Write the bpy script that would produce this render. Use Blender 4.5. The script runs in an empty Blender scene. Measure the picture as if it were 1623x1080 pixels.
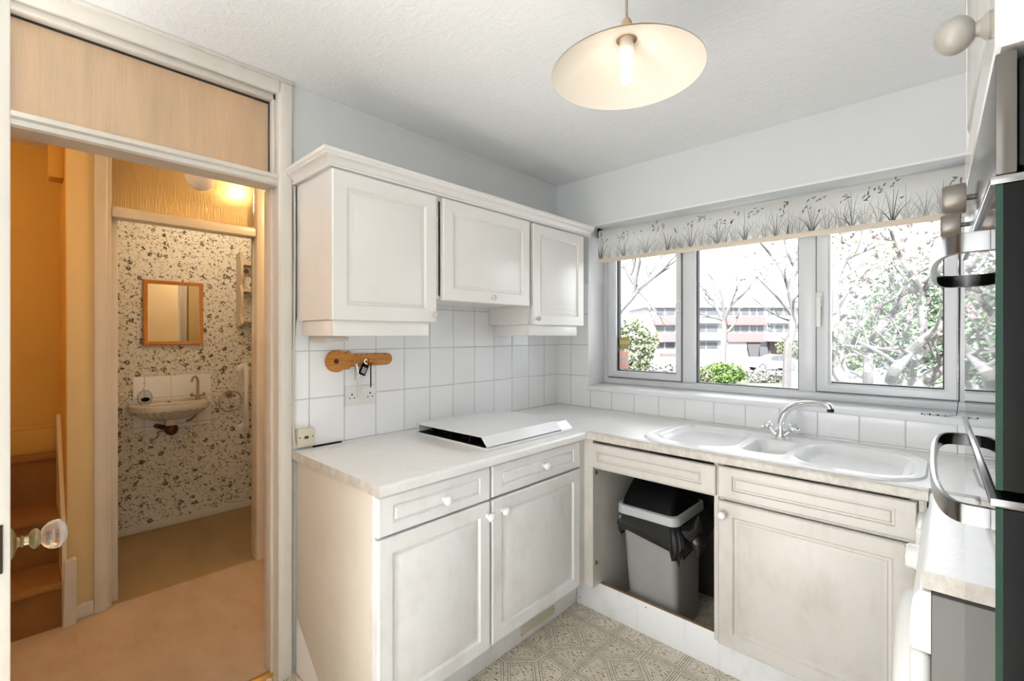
import bpy, bmesh, math, random
from mathutils import Vector, Matrix
PI = math.pi
random.seed(7)
SC = bpy.context.scene
COL = SC.collection

# ------------------------------------------------------------------ camera
CX, CY, CZ, YAW, FPX, HY = 1.9274, -2.4911, 1.3636, 0.7554, 731.64, 532.1
cam_d = bpy.data.cameras.new('camera')
cam = bpy.data.objects.new('camera', cam_d)
COL.objects.link(cam)
cam.location = (CX, CY, CZ)
cam.rotation_euler = (PI / 2, 0, YAW)
cam_d.sensor_width = 36.0
cam_d.sensor_fit = 'HORIZONTAL'
cam_d.lens = 36.0 * FPX / 1623.0
cam_d.shift_y = -(540.0 - HY) / 1623.0
cam_d.clip_start = 0.02
cam_d.clip_end = 500
SC.camera = cam

# ------------------------------------------------------------------ world, sun, exposure
SC.view_settings.view_transform = 'Standard'
SC.view_settings.look = 'None'
SC.view_settings.gamma = 1.0
SC.view_settings.use_curve_mapping = False
SC.view_settings.exposure = 1.35
WORLD_STRENGTH = 2.3
w = bpy.data.worlds.new('sky')
SC.world = w
w.use_nodes = True
bg = w.node_tree.nodes['Background']
bg.inputs[0].default_value = (0.92, 0.96, 1.0, 1)
bg.inputs[1].default_value = WORLD_STRENGTH
sun_d = bpy.data.lights.new('sun', 'SUN')
sun_d.energy = 20.0
sun_d.angle = math.radians(3)
sun_d.color = (0.94, 0.975, 1.04)
sun = bpy.data.objects.new('sun', sun_d)
COL.objects.link(sun)
sun.rotation_euler = Vector((-0.18, 0.78, -0.78)).to_track_quat('-Z', 'Y').to_euler()


# ------------------------------------------------------------------ node helpers
class NT:
    def __init__(s, name):
        s.m = bpy.data.materials.new(name)
        s.m.use_nodes = True
        s.t = s.m.node_tree
        s.b = s.t.nodes['Principled BSDF']
        s.out = s.t.nodes['Material Output']

    def n(s, typ, **kw):
        nd = s.t.nodes.new(typ)
        for k, v in kw.items():
            setattr(nd, k, v)
        return nd

    def put(s, sock, v):
        if isinstance(v, bpy.types.NodeSocket):
            s.t.links.new(v, sock)
        else:
            sock.default_value = v

    def M(s, op, a, b=0.0, c=0.0):
        nd = s.n('ShaderNodeMath', operation=op)
        s.put(nd.inputs[0], a)
        s.put(nd.inputs[1], b)
        s.put(nd.inputs[2], c)
        return nd.outputs[0]

    def mix(s, f, a, b):
        nd = s.n('ShaderNodeMix', data_type='RGBA')
        s.put(nd.inputs[0], f)
        s.put(nd.inputs[6], a if isinstance(a, bpy.types.NodeSocket) else (*a, 1))
        s.put(nd.inputs[7], b if isinstance(b, bpy.types.NodeSocket) else (*b, 1))
        return nd.outputs[2]

    def pos(s):
        g = s.n('ShaderNodeNewGeometry')
        return g.outputs['Position']

    def obj(s):
        return s.n('ShaderNodeTexCoord').outputs['Object']

    def sep(s, v):
        nd = s.n('ShaderNodeSeparateXYZ')
        s.put(nd.inputs[0], v)
        return nd.outputs

    def comb(s, x, y, z):
        nd = s.n('ShaderNodeCombineXYZ')
        for i, v in enumerate((x, y, z)):
            s.put(nd.inputs[i], v)
        return nd.outputs[0]

    def mapping(s, v, scale=(1, 1, 1), loc=(0, 0, 0), rot=(0, 0, 0)):
        nd = s.n('ShaderNodeMapping')
        s.put(nd.inputs[0], v)
        nd.inputs['Scale'].default_value = scale
        nd.inputs['Location'].default_value = loc
        nd.inputs['Rotation'].default_value = rot
        return nd.outputs[0]

    def noise(s, v, scale, detail=3, rough=0.55):
        nd = s.n('ShaderNodeTexNoise')
        s.put(nd.inputs['Vector'], v)
        nd.inputs['Scale'].default_value = scale
        nd.inputs['Detail'].default_value = detail
        nd.inputs['Roughness'].default_value = rough
        return nd.outputs[0]

    def vor(s, v, scale, feature='F1', rnd=1.0):
        nd = s.n('ShaderNodeTexVoronoi', feature=feature)
        s.put(nd.inputs['Vector'], v)
        nd.inputs['Scale'].default_value = scale
        nd.inputs['Randomness'].default_value = rnd
        return nd.outputs

    def ramp(s, v, a, b):
        nd = s.n('ShaderNodeMapRange')
        s.put(nd.inputs[0], v)
        nd.inputs[1].default_value = a
        nd.inputs[2].default_value = b
        nd.inputs[3].default_value = 0
        nd.inputs[4].default_value = 1
        return nd.outputs[0]

    def bump(s, h, strength=0.3, dist=0.002):
        nd = s.n('ShaderNodeBump')
        s.put(nd.inputs['Height'], h)
        nd.inputs['Strength'].default_value = strength
        nd.inputs['Distance'].default_value = dist
        s.t.links.new(nd.outputs[0], s.b.inputs['Normal'])
        return nd.outputs[0]

    def set(s, col=None, rough=None, metal=None, spec=None, **kw):
        if col is not None:
            s.put(s.b.inputs['Base Color'], col if isinstance(col, bpy.types.NodeSocket) else (*col, 1))
        if rough is not None:
            s.put(s.b.inputs['Roughness'], rough)
        if metal is not None:
            s.b.inputs['Metallic'].default_value = metal
        if spec is not None:
            s.b.inputs['Specular IOR Level'].default_value = spec
        for k, v in kw.items():
            s.put(s.b.inputs[k.replace('_', ' ')], v)
        return s


def simple(name, col, rough=0.5, metal=0.0, vary=0.06, scale=9.0, bump=0.0, bscale=60, spec=None):
    t = NT(name)
    nz = t.noise(t.obj(), scale, 4)
    f = t.ramp(nz, 0.3, 0.7)
    dark = tuple(c * (1 - vary) for c in col)
    t.set(t.mix(f, dark, col), rough, metal, spec)
    if bump:
        t.bump(t.noise(t.obj(), bscale, 5), bump, 0.002)
    return t.m


def painted_wood(name, col, dirt, amount, rough=0.32):
    """old gloss or satin paint with patchy grubby marks"""
    t = NT(name)
    o = t.obj()
    a = t.ramp(t.noise(t.mapping(o, (2.4, 2.4, 1.5)), 2.2, 6, 0.65), 0.52, 0.78)
    b = t.ramp(t.noise(t.mapping(o, (20, 20, 3)), 1.5, 4, 0.6), 0.55, 0.75)
    f = t.M('MULTIPLY', t.M('MAXIMUM', a, t.M('MULTIPLY', b, 0.35)), amount)
    t.set(t.mix(f, col, dirt), rough)
    t.bump(t.noise(o, 45, 3), 0.05, 0.001)
    return t.m


def tile_mat(name, axis, off, z0, lw=0.0013, grout=(0.42, 0.41, 0.39)):
    t = NT(name)
    p = t.sep(t.pos())
    u = t.M('ADD', p[axis], off)
    T, H = 0.153, 0.1985

    def dist(v, per):
        fr = t.M('FRACT', t.M('DIVIDE', v, per))
        return t.M('MULTIPLY', t.M('MINIMUM', fr, t.M('SUBTRACT', 1.0, fr)), per)
    du = dist(u, T)
    dv = dist(t.M('SUBTRACT', p[2], z0), H)
    d = t.M('MINIMUM', du, dv)
    line = t.M('LESS_THAN', d, lw)
    idx = t.comb(t.M('FLOOR', t.M('DIVIDE', u, T)), t.M('FLOOR', t.M('DIVIDE', t.M('SUBTRACT', p[2], z0), H)), axis)
    wn = t.n('ShaderNodeTexWhiteNoise')
    t.put(wn.inputs[0], idx)
    base = t.mix(wn.outputs[0], (0.87, 0.87, 0.875), (0.91, 0.91, 0.915))
    near = t.ramp(d, 0.007, 0.0)
    base = t.mix(t.M('MULTIPLY', near, t.M('MULTIPLY', 0.25, t.noise(t.pos(), 6))), base, (0.5, 0.46, 0.4))
    t.set(t.mix(line, base, grout), t.M('ADD', t.M('MULTIPLY', line, 0.5), 0.1))
    hgt = t.M('ADD', t.ramp(d, 0.0, 0.006), t.M('ADD', t.M('MULTIPLY', t.noise(t.pos(), 9, 1), 0.55), t.M('MULTIPLY', wn.outputs[0], 0.0)))
    t.bump(hgt, 0.5, 0.0022)
    return t.m


MAT = {}
MAT['cab'] = painted_wood('cabinet_paint', (0.865, 0.86, 0.86), (0.52, 0.47, 0.41), 0.40)
MAT['cab_cool'] = painted_wood('wall_cabinet_paint', (0.82, 0.79, 0.765), (0.68, 0.63, 0.58), 0.25, 0.28)
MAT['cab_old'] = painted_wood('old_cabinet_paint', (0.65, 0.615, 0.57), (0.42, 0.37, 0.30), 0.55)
MAT['side'] = painted_wood('end_panel_paint', (0.70, 0.64, 0.565), (0.55, 0.48, 0.39), 0.40, 0.4)
MAT['trim'] = painted_wood('white_gloss_woodwork', (0.70, 0.655, 0.59), (0.52, 0.44, 0.35), 0.40)
MAT['cream_trim'] = painted_wood('cream_woodwork', (0.78, 0.69, 0.53), (0.58, 0.47, 0.32), 0.40)
MAT['shaded_board'] = simple('recess_shade_board', (0.05, 0.043, 0.033), 0.7, vary=0.3)  # shade of the recess put into the board colour
MAT['raw'] = simple('raw_chipboard', (0.36, 0.22, 0.11), 0.8, vary=0.4, scale=60)
MAT['grey_wall'] = simple('grey_blue_wall_paint', (0.725, 0.735, 0.735), 0.75, vary=0.04, scale=3, bump=0.08, bscale=120)
MAT['white_paint'] = simple('white_paint', (0.82, 0.83, 0.84), 0.5, vary=0.03, scale=4)
MAT['white_plastic'] = simple('white_plastic', (0.80, 0.79, 0.76), 0.3, vary=0.02)
MAT['cream_plastic'] = simple('cream_plastic', (0.70, 0.63, 0.49), 0.35, vary=0.04)
MAT['upvc'] = simple('white_window_plastic', (0.68, 0.685, 0.70), 0.28, vary=0.02)
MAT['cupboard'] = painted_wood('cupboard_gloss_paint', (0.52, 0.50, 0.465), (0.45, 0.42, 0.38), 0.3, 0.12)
MAT['appliance_side'] = simple('grey_appliance_side', (0.16, 0.15, 0.138), 0.45, vary=0.12, scale=5)  # darker grey-beige over the whole side
MAT['handle_steel'] = simple('polished_dark_steel', (0.20, 0.195, 0.19), 0.22, 1.0, vary=0.05)
MAT['enamel'] = simple('white_enamel', (0.80, 0.80, 0.81), 0.15, vary=0.02)
MAT['sinkmat'] = simple('white_sink_composite', (0.88, 0.885, 0.895), 0.22, vary=0.02)
MAT['black'] = simple('black_plastic', (0.003, 0.003, 0.003), 0.5, vary=0.1, spec=0.12)
MAT['rubber'] = simple('black_gasket', (0.02, 0.02, 0.022), 0.6, vary=0.1)
MAT['chrome'] = NT('chrome').set((0.80, 0.81, 0.83), 0.07, 1.0).m
MAT['steel'] = simple('brushed_steel', (0.62, 0.60, 0.57), 0.18, 1.0, vary=0.05)
MAT['bronze_steel'] = simple('satin_fascia_metal', (0.095, 0.085, 0.075), 0.22, 0.6, vary=0.05)
MAT['knob_metal'] = simple('taupe_knob', (0.17, 0.15, 0.13), 0.3, 0.4, vary=0.05)
MAT['brass'] = simple('aged_brass', (0.46, 0.38, 0.24), 0.3, 1.0, vary=0.2)
MAT['gold'] = simple('gold_strip_metal', (0.72, 0.50, 0.18), 0.3, 1.0, vary=0.1)
MAT['dark_metal'] = simple('dark_latch_metal', (0.05, 0.035, 0.025), 0.45, 0.7, vary=0.3)
MAT['oven_black'] = NT('black_oven_glass').set((0.004, 0.005, 0.005), 0.02, 0.0, IOR=1.65).m
MAT['green_edge'] = NT('green_glass_edge').set((0.003, 0.028, 0.017), 0.15).m
MAT['ceramic'] = simple('cream_ceramic', (0.70, 0.66, 0.59), 0.15, vary=0.05)
MAT['mirror'] = NT('mirror_silvering').set((0.9, 0.9, 0.88), 0.02, 1.0).m
MAT['copper'] = simple('dark_copper_trap', (0.10, 0.05, 0.03), 0.3, 0.6, vary=0.3)
MAT['shelf'] = simple('pink_beige_shelf_paint', (0.62, 0.52, 0.42), 0.5, vary=0.05)
MAT['bin'] = simple('silver_grey_bin_plastic', (0.33, 0.32, 0.31), 0.42, 0.0, vary=0.08, bump=0.1, bscale=300)
MAT['bin_rim'] = simple('pale_grey_bin_rim', (0.52, 0.53, 0.54), 0.4, vary=0.04)
MAT['bag'] = simple('black_bin_bag', (0.018, 0.018, 0.019), 0.22, vary=0.2)
MAT['cord'] = simple('grey_brown_cable', (0.30, 0.25, 0.19), 0.6)
MAT['cable'] = simple('white_cable', (0.62, 0.58, 0.50), 0.5)
MAT['yellow_wall'] = simple('ochre_wall_paint', (0.66, 0.40, 0.09), 0.7, vary=0.05, scale=4)
MAT['cream_wall'] = simple('cream_wall_paint', (0.78, 0.60, 0.31), 0.7, vary=0.05, scale=4)
MAT['pale_wall'] = simple('pale_wall_paint', (0.76, 0.72, 0.64), 0.7, vary=0.05, scale=4)
MAT['tile_left'] = tile_mat('left_wall_tiles', 1, 0.1456, 0.9035)
MAT['tile_win'] = tile_mat('window_wall_tiles', 0, -0.1218, 0.9055)
MAT['tile_toilet'] = tile_mat('basin_tiles', 1, 1.907, 0.722, 0.0012, (0.30, 0.27, 0.22))


def m_pine():
    t = NT('orange_pine')
    o = t.mapping(t.obj(), (3, 3, 26))
    f = t.ramp(t.noise(o, 4, 5, 0.6), 0.35, 0.7)
    t.set(t.mix(f, (0.62, 0.26, 0.05), (0.42, 0.15, 0.025)), 0.3)
    return t.m
MAT['pine'] = m_pine()


def m_worktop():
    t = NT('pale_marbled_laminate')
    p = t.mapping(t.pos(), (1, 1, 1), rot=(0, 0, 0.5))
    n1 = t.noise(t.mapping(p, (6, 2, 2)), 3.0, 8, 0.7)
    v = t.ramp(t.M('ABSOLUTE', t.M('SUBTRACT', n1, 0.5)), 0.03, 0.0)
    c = t.mix(t.M('MULTIPLY', v, 0.35), (0.86, 0.855, 0.845), (0.73, 0.715, 0.69))
    sp = t.ramp(t.noise(p, 140, 2), 0.62, 0.75)
    c = t.mix(t.M('MULTIPLY', sp, 0.25), c, (0.5, 0.47, 0.42))
    t.set(c, 0.3)
    t.bump(t.noise(p, 300, 2), 0.06, 0.001)
    return t.m
MAT['worktop'] = m_worktop()


def m_worktop_edge():
    t = NT('marbled_laminate_edge')
    p = t.mapping(t.pos(), (1, 1, 1), rot=(0.3, 0.5, 0.5))
    n1 = t.noise(t.mapping(p, (6, 6, 3)), 5.0, 8, 0.7)
    v = t.ramp(n1, 0.42, 0.62)
    t.set(t.mix(v, (0.66, 0.62, 0.565), (0.50, 0.455, 0.395)), 0.4)
    return t.m
MAT['edge'] = m_worktop_edge()


def m_vinyl():
    t = NT('vinyl_floor_pattern')
    p = t.sep(t.pos())
    L = 0.303

    def loc(v, o):
        q = t.M('DIVIDE', t.M('SUBTRACT', v, o), L)
        return t.M('ABSOLUTE', t.M('SUBTRACT', t.M('FRACT', q), 0.5))
    u = loc(p[0], 0.828)
    v = loc(p[1], -0.652)
    d1 = t.M('SUBTRACT', 0.5, t.M('MAXIMUM', u, v))
    d2 = t.M('MINIMUM', u, v)
    dd = t.M('MULTIPLY', t.M('SUBTRACT', t.M('ADD', u, v), 0.30), 0.7071)
    d3 = t.M('ABSOLUTE', dd)
    inside = t.M('LESS_THAN', dd, 0.0)
    d2b = t.M('ADD', d2, t.M('MULTIPLY', inside, 9.0))
    m = t.M('MINIMUM', t.M('MINIMUM', d1, d2b), d3)

    def ln(a, wd):
        return t.M('LESS_THAN', t.M('ABSOLUTE', t.M('SUBTRACT', m, a)), wd)
    line = t.M('MAXIMUM', t.M('MAXIMUM', ln(0.030, 0.0042), ln(0.062, 0.0036)), t.M('LESS_THAN', t.M('MINIMUM', d1, 9.0), 0.0045))
    pp = t.pos()
    bl = t.ramp(t.noise(pp, 24, 4), 0.4, 0.65)
    c = t.mix(bl, (0.78, 0.715, 0.59), (0.68, 0.61, 0.49))
    sp = t.M('MULTIPLY', t.ramp(t.noise(t.mapping(pp, (1, 2.2, 1), rot=(0, 0, 0.7)), 62, 3, 0.6), 0.565, 0.60), t.M('GREATER_THAN', m, 0.072))
    c = t.mix(t.M('MULTIPLY', sp, 0.95), c, (0.14, 0.095, 0.055))
    rim = t.M('MULTIPLY', t.ramp(t.noise(pp, 90, 3), 0.5, 0.62), t.M('LESS_THAN', m, 0.028))
    c = t.mix(t.M('MULTIPLY', rim, 0.55), c, (0.3, 0.25, 0.18))
    c = t.mix(t.M('MULTIPLY', line, 0.85), c, (0.10, 0.085, 0.06))
    t.set(c, 0.42)
    t.bump(m, 0.15, 0.01)
    return t.m
MAT['vinyl'] = m_vinyl()


def m_carpet(name, a, b):
    t = NT(name)
    p = t.pos()
    f = t.ramp(t.noise(t.mapping(p, (1, 2, 1)), 3.5, 5, 0.6), 0.35, 0.7)
    g = t.noise(p, 260, 2)
    c = t.mix(f, a, b)
    c = t.mix(t.M('MULTIPLY', t.ramp(g, 0.35, 0.7), 0.3), c, tuple(x * 0.6 for x in a))
    t.set(c, 0.95, spec=0.1)
    t.bump(g, 0.5, 0.004)
    return t.m
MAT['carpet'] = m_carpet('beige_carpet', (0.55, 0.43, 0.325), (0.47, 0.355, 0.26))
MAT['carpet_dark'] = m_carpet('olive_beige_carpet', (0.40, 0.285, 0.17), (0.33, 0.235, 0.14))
MAT['stair_carpet'] = m_carpet('brown_stair_carpet', (0.34, 0.165, 0.06), (0.28, 0.13, 0.042))


def m_ceiling():
    t = NT('textured_ceiling_paper')
    p = t.pos()
    a = t.noise(t.mapping(p, (1, 0.35, 1), rot=(0, 0, 0.6)), 70, 3, 0.6)
    b = t.noise(t.mapping(p, (0.35, 1, 1), rot=(0, 0, -0.4)), 60, 3, 0.6)
    h = t.M('MAXIMUM', a, b)
    t.set((0.86, 0.862, 0.865), 0.8)
    t.bump(h, 0.45, 0.008)
    return t.m
MAT['ceiling'] = m_ceiling()


def m_wallpaper():
    t = NT('floral_sprig_wallpaper')
    p = t.sep(t.pos())
    base = t.comb(p[1], p[2], 0.0)
    nz = t.n('ShaderNodeTexNoise')
    t.put(nz.inputs['Vector'], base)
    nz.inputs['Scale'].default_value = 55
    vm = t.n('ShaderNodeVectorMath', operation='MULTIPLY_ADD')
    t.put(vm.inputs[0], nz.outputs[1])
    vm.inputs[1].default_value = (0.035, 0.035, 0)
    t.put(vm.inputs[2], base)
    q = vm.outputs[0]

    def blobs(scale, r, thr):
        o = t.vor(q, scale, rnd=0.8)
        return t.M('MULTIPLY', t.M('LESS_THAN', o[0], r), t.M('GREATER_THAN', t.noise(base, scale * 5 if scale > 20 else 75, 2), thr if scale > 20 else 0.46))
    big = blobs(16, 0.28, 0.43)
    mid = blobs(33, 0.27, 0.36)
    sm = blobs(60, 0.32, 0.34)
    tw = t.M('LESS_THAN', t.M('ABSOLUTE', t.M('SUBTRACT', t.noise(q, 30, 2), 0.5)), 0.012)
    c = (0.76, 0.735, 0.67)
    c = t.mix(t.M('MULTIPLY', tw, 0.45), c, (0.22, 0.18, 0.12))
    c = t.mix(t.M('MULTIPLY', sm, 0.75), c, (0.20, 0.155, 0.10))
    c = t.mix(t.M('MULTIPLY', mid, 0.85), c, (0.14, 0.105, 0.065))
    c = t.mix(t.M('MULTIPLY', big, 0.92), c, (0.06, 0.05, 0.035))
    t.set(c, 0.75)
    return t.m
MAT['wallpaper'] = m_wallpaper()


def fabric(name, col, tr_):
    t = NT(name)
    t.t.nodes.remove(t.b)
    df = t.n('ShaderNodeBsdfDiffuse')
    tr = t.n('ShaderNodeBsdfTranslucent')
    mx = t.n('ShaderNodeMixShader')
    df.inputs[0].default_value = (*col, 1)
    tr.inputs[0].default_value = (*col, 1)
    mx.inputs[0].default_value = tr_
    t.t.links.new(df.outputs[0], mx.inputs[1])
    t.t.links.new(tr.outputs[0], mx.inputs[2])
    t.t.links.new(mx.outputs[0], t.out.inputs[0])
    return t.m
MAT['blind'] = fabric('off_white_blind_fabric', (0.80, 0.795, 0.775), 0.45)
MAT['petal'] = fabric('pink_white_petals', (0.19, 0.145, 0.148), 0.5)
MAT['print_dark'] = fabric('dark_reed_print', (0.13, 0.125, 0.11), 0.3)
MAT['print_light'] = fabric('pale_grey_reed_print', (0.50, 0.49, 0.46), 0.4)
MAT['blind_bar'] = simple('beige_blind_bar', (0.74, 0.63, 0.50), 0.5, vary=0.06)


def m_pane(name='clear_window_glass', gloss=0.06, tint=(1, 1, 1)):
    t = NT(name)
    t.t.nodes.remove(t.b)
    tr = t.n('ShaderNodeBsdfTransparent')
    tr.inputs[0].default_value = (*tint, 1)
    gl = t.n('ShaderNodeBsdfGlossy')
    gl.inputs['Roughness'].default_value = 0.01
    fr = t.n('ShaderNodeFresnel')
    fr.inputs[0].default_value = 1.45
    mx = t.n('ShaderNodeMixShader')
    t.put(mx.inputs[0], t.M('MULTIPLY', fr.outputs[0], 0.8))
    t.t.links.new(tr.outputs[0], mx.inputs[1])
    t.t.links.new(gl.outputs[0], mx.inputs[2])
    t.t.links.new(mx.outputs[0], t.out.inputs[0])
    return t.m
MAT['pane'] = m_pane()
MAT['clear'] = m_pane('clear_bottle_plastic', tint=(0.9, 0.9, 0.92))


def m_reeded(name, col, clear, bmp=0.8):
    """vertical reeded obscure glass"""
    t = NT(name)
    t.t.nodes.remove(t.b)
    p = t.sep(t.pos())
    n = t.noise(t.comb(t.M('MULTIPLY', p[1], 150.0), t.M('MULTIPLY', p[2], 9.0), 0.0), 1.0, 3, 0.6)
    bp = t.n('ShaderNodeBump')
    t.put(bp.inputs['Height'], n)
    bp.inputs['Strength'].default_value = bmp
    bp.inputs['Distance'].default_value = 0.006
    gr = t.ramp(t.noise(t.mapping(t.pos(), (1, 12, 1.2)), 2.5, 5), 0.35, 0.7)
    c = t.mix(gr, col, tuple(x * 0.86 for x in col))
    tr = t.n('ShaderNodeBsdfTranslucent')
    df = t.n('ShaderNodeBsdfDiffuse')
    rf = t.n('ShaderNodeBsdfRefraction')
    rf.inputs['IOR'].default_value = 1.25
    rf.inputs['Roughness'].default_value = 0.5
    gl = t.n('ShaderNodeBsdfGlossy')
    gl.inputs['Roughness'].default_value = 0.18
    for nd in (tr, df, gl):
        t.put(nd.inputs[0], c)
        t.t.links.new(bp.outputs[0], nd.inputs['Normal'])
    t.t.links.new(bp.outputs[0], rf.inputs['Normal'])
    rf.inputs[0].default_value = (*col, 1)
    m1 = t.n('ShaderNodeMixShader')
    m1.inputs[0].default_value = 0.5
    t.t.links.new(tr.outputs[0], m1.inputs[1])
    t.t.links.new(df.outputs[0], m1.inputs[2])
    m2 = t.n('ShaderNodeMixShader')
    m2.inputs[0].default_value = clear
    t.t.links.new(m1.outputs[0], m2.inputs[1])
    t.t.links.new(rf.outputs[0], m2.inputs[2])
    m3 = t.n('ShaderNodeMixShader')
    m3.inputs[0].default_value = 0.10
    t.t.links.new(m2.outputs[0], m3.inputs[1])
    t.t.links.new(gl.outputs[0], m3.inputs[2])
    t.t.links.new(m3.outputs[0], t.out.inputs[0])
    return t.m
MAT['reeded'] = m_reeded('reeded_fanlight_glass', (0.90, 0.78, 0.61), 0.25, 0.25)
MAT['reeded_clear'] = m_reeded('reeded_toilet_glass', (0.80, 0.66, 0.42), 0.6)


def m_crystal():
    t = NT('cut_glass')
    t.t.nodes.remove(t.b)
    g = t.n('ShaderNodeBsdfGlass')
    g.inputs['IOR'].default_value = 1.5
    g.inputs['Roughness'].default_value = 0.02
    t.t.links.new(g.outputs[0], t.out.inputs[0])
    return t.m
MAT['crystal'] = m_crystal()


def emis(name, col, st):
    t = NT(name)
    t.set((0.9, 0.9, 0.88), 0.3, Emission_Color=(*col, 1), Emission_Strength=st)
    return t.m
MAT['bulb'] = emis('lit_tube_bulb', (1.0, 0.87, 0.72), 3.2)
MAT['warm_bulb'] = emis('lit_warm_bulb', (1.0, 0.66, 0.33), 72)
MAT['toilet_bulb'] = emis('lit_toilet_bulb', (1.0, 0.82, 0.58), 58)
MAT['opal'] = simple('white_opal_glass', (0.92, 0.91, 0.89), 0.08, vary=0.02)


def m_shade():
    t = NT('cream_lamp_shade')
    t.set((0.82, 0.745, 0.66), 0.25)
    return t.m
MAT['shade'] = m_shade()
MAT['shade_out'] = simple('tan_lamp_shade_outside', (0.42, 0.29, 0.15), 0.35)

# outdoor
MAT['bark_pale'] = simple('pale_magnolia_bark', (0.057, 0.051, 0.047), 0.85, vary=0.25, scale=9)
MAT['bark'] = simple('pale_grey_bark', (0.077, 0.072, 0.065), 0.85, vary=0.35, scale=12)
MAT['leaf'] = simple('fresh_green_leaves', (0.072, 0.104, 0.036), 0.6, vary=0.55, scale=3)
MAT['leaf_hedge'] = simple('hedge_leaves', (0.046, 0.085, 0.037), 0.6, vary=0.6, scale=2)
MAT['leaf_yellow'] = simple('yellow_green_leaves', (0.094, 0.103, 0.047), 0.6, vary=0.4, scale=2)
MAT['leaf_bright'] = simple('bright_green_leaves', (0.05, 0.095, 0.008), 0.6, vary=0.45, scale=2)
MAT['leaf_dry'] = simple('dry_pale_foliage', (0.125, 0.115, 0.096), 0.7, vary=0.35, scale=2)
MAT['lawn'] = simple('lawn_grass', (0.04, 0.058, 0.022), 0.9, vary=0.3, scale=0.35, bump=0.3)
MAT['path'] = simple('pale_bounce_paving', (0.45, 0.44, 0.42), 0.9, vary=0.1, scale=2)
MAT['road'] = simple('pale_road', (0.102, 0.101, 0.101), 0.9, vary=0.1, scale=0.3)
MAT['b_white'] = simple('white_render', (0.211, 0.211, 0.216), 0.8, vary=0.05, scale=0.2)
MAT['b_red'] = simple('faded_red_hanging_tiles', (0.058, 0.033, 0.030), 0.8, vary=0.1, scale=0.4)
MAT['b_brick'] = simple('faded_brick', (0.052, 0.038, 0.034), 0.8, vary=0.1, scale=0.4)
MAT['b_win'] = simple('pale_window_glass', (0.042, 0.044, 0.046), 0.15, vary=0.2, scale=0.4)
MAT['b_dark'] = simple('entrance_brickwork', (0.03, 0.026, 0.024), 0.8, vary=0.1, scale=0.4)
MAT['car'] = simple('silver_white_car_paint', (0.075, 0.077, 0.08), 0.2, 0.0, vary=0.03)
MAT['car_glass'] = simple('car_window_glass', (0.03, 0.032, 0.035), 0.08, vary=0.05)
MAT['tyre'] = simple('tyre_rubber', (0.025, 0.025, 0.026), 0.7)
MAT['sticker_gold'] = None


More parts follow.
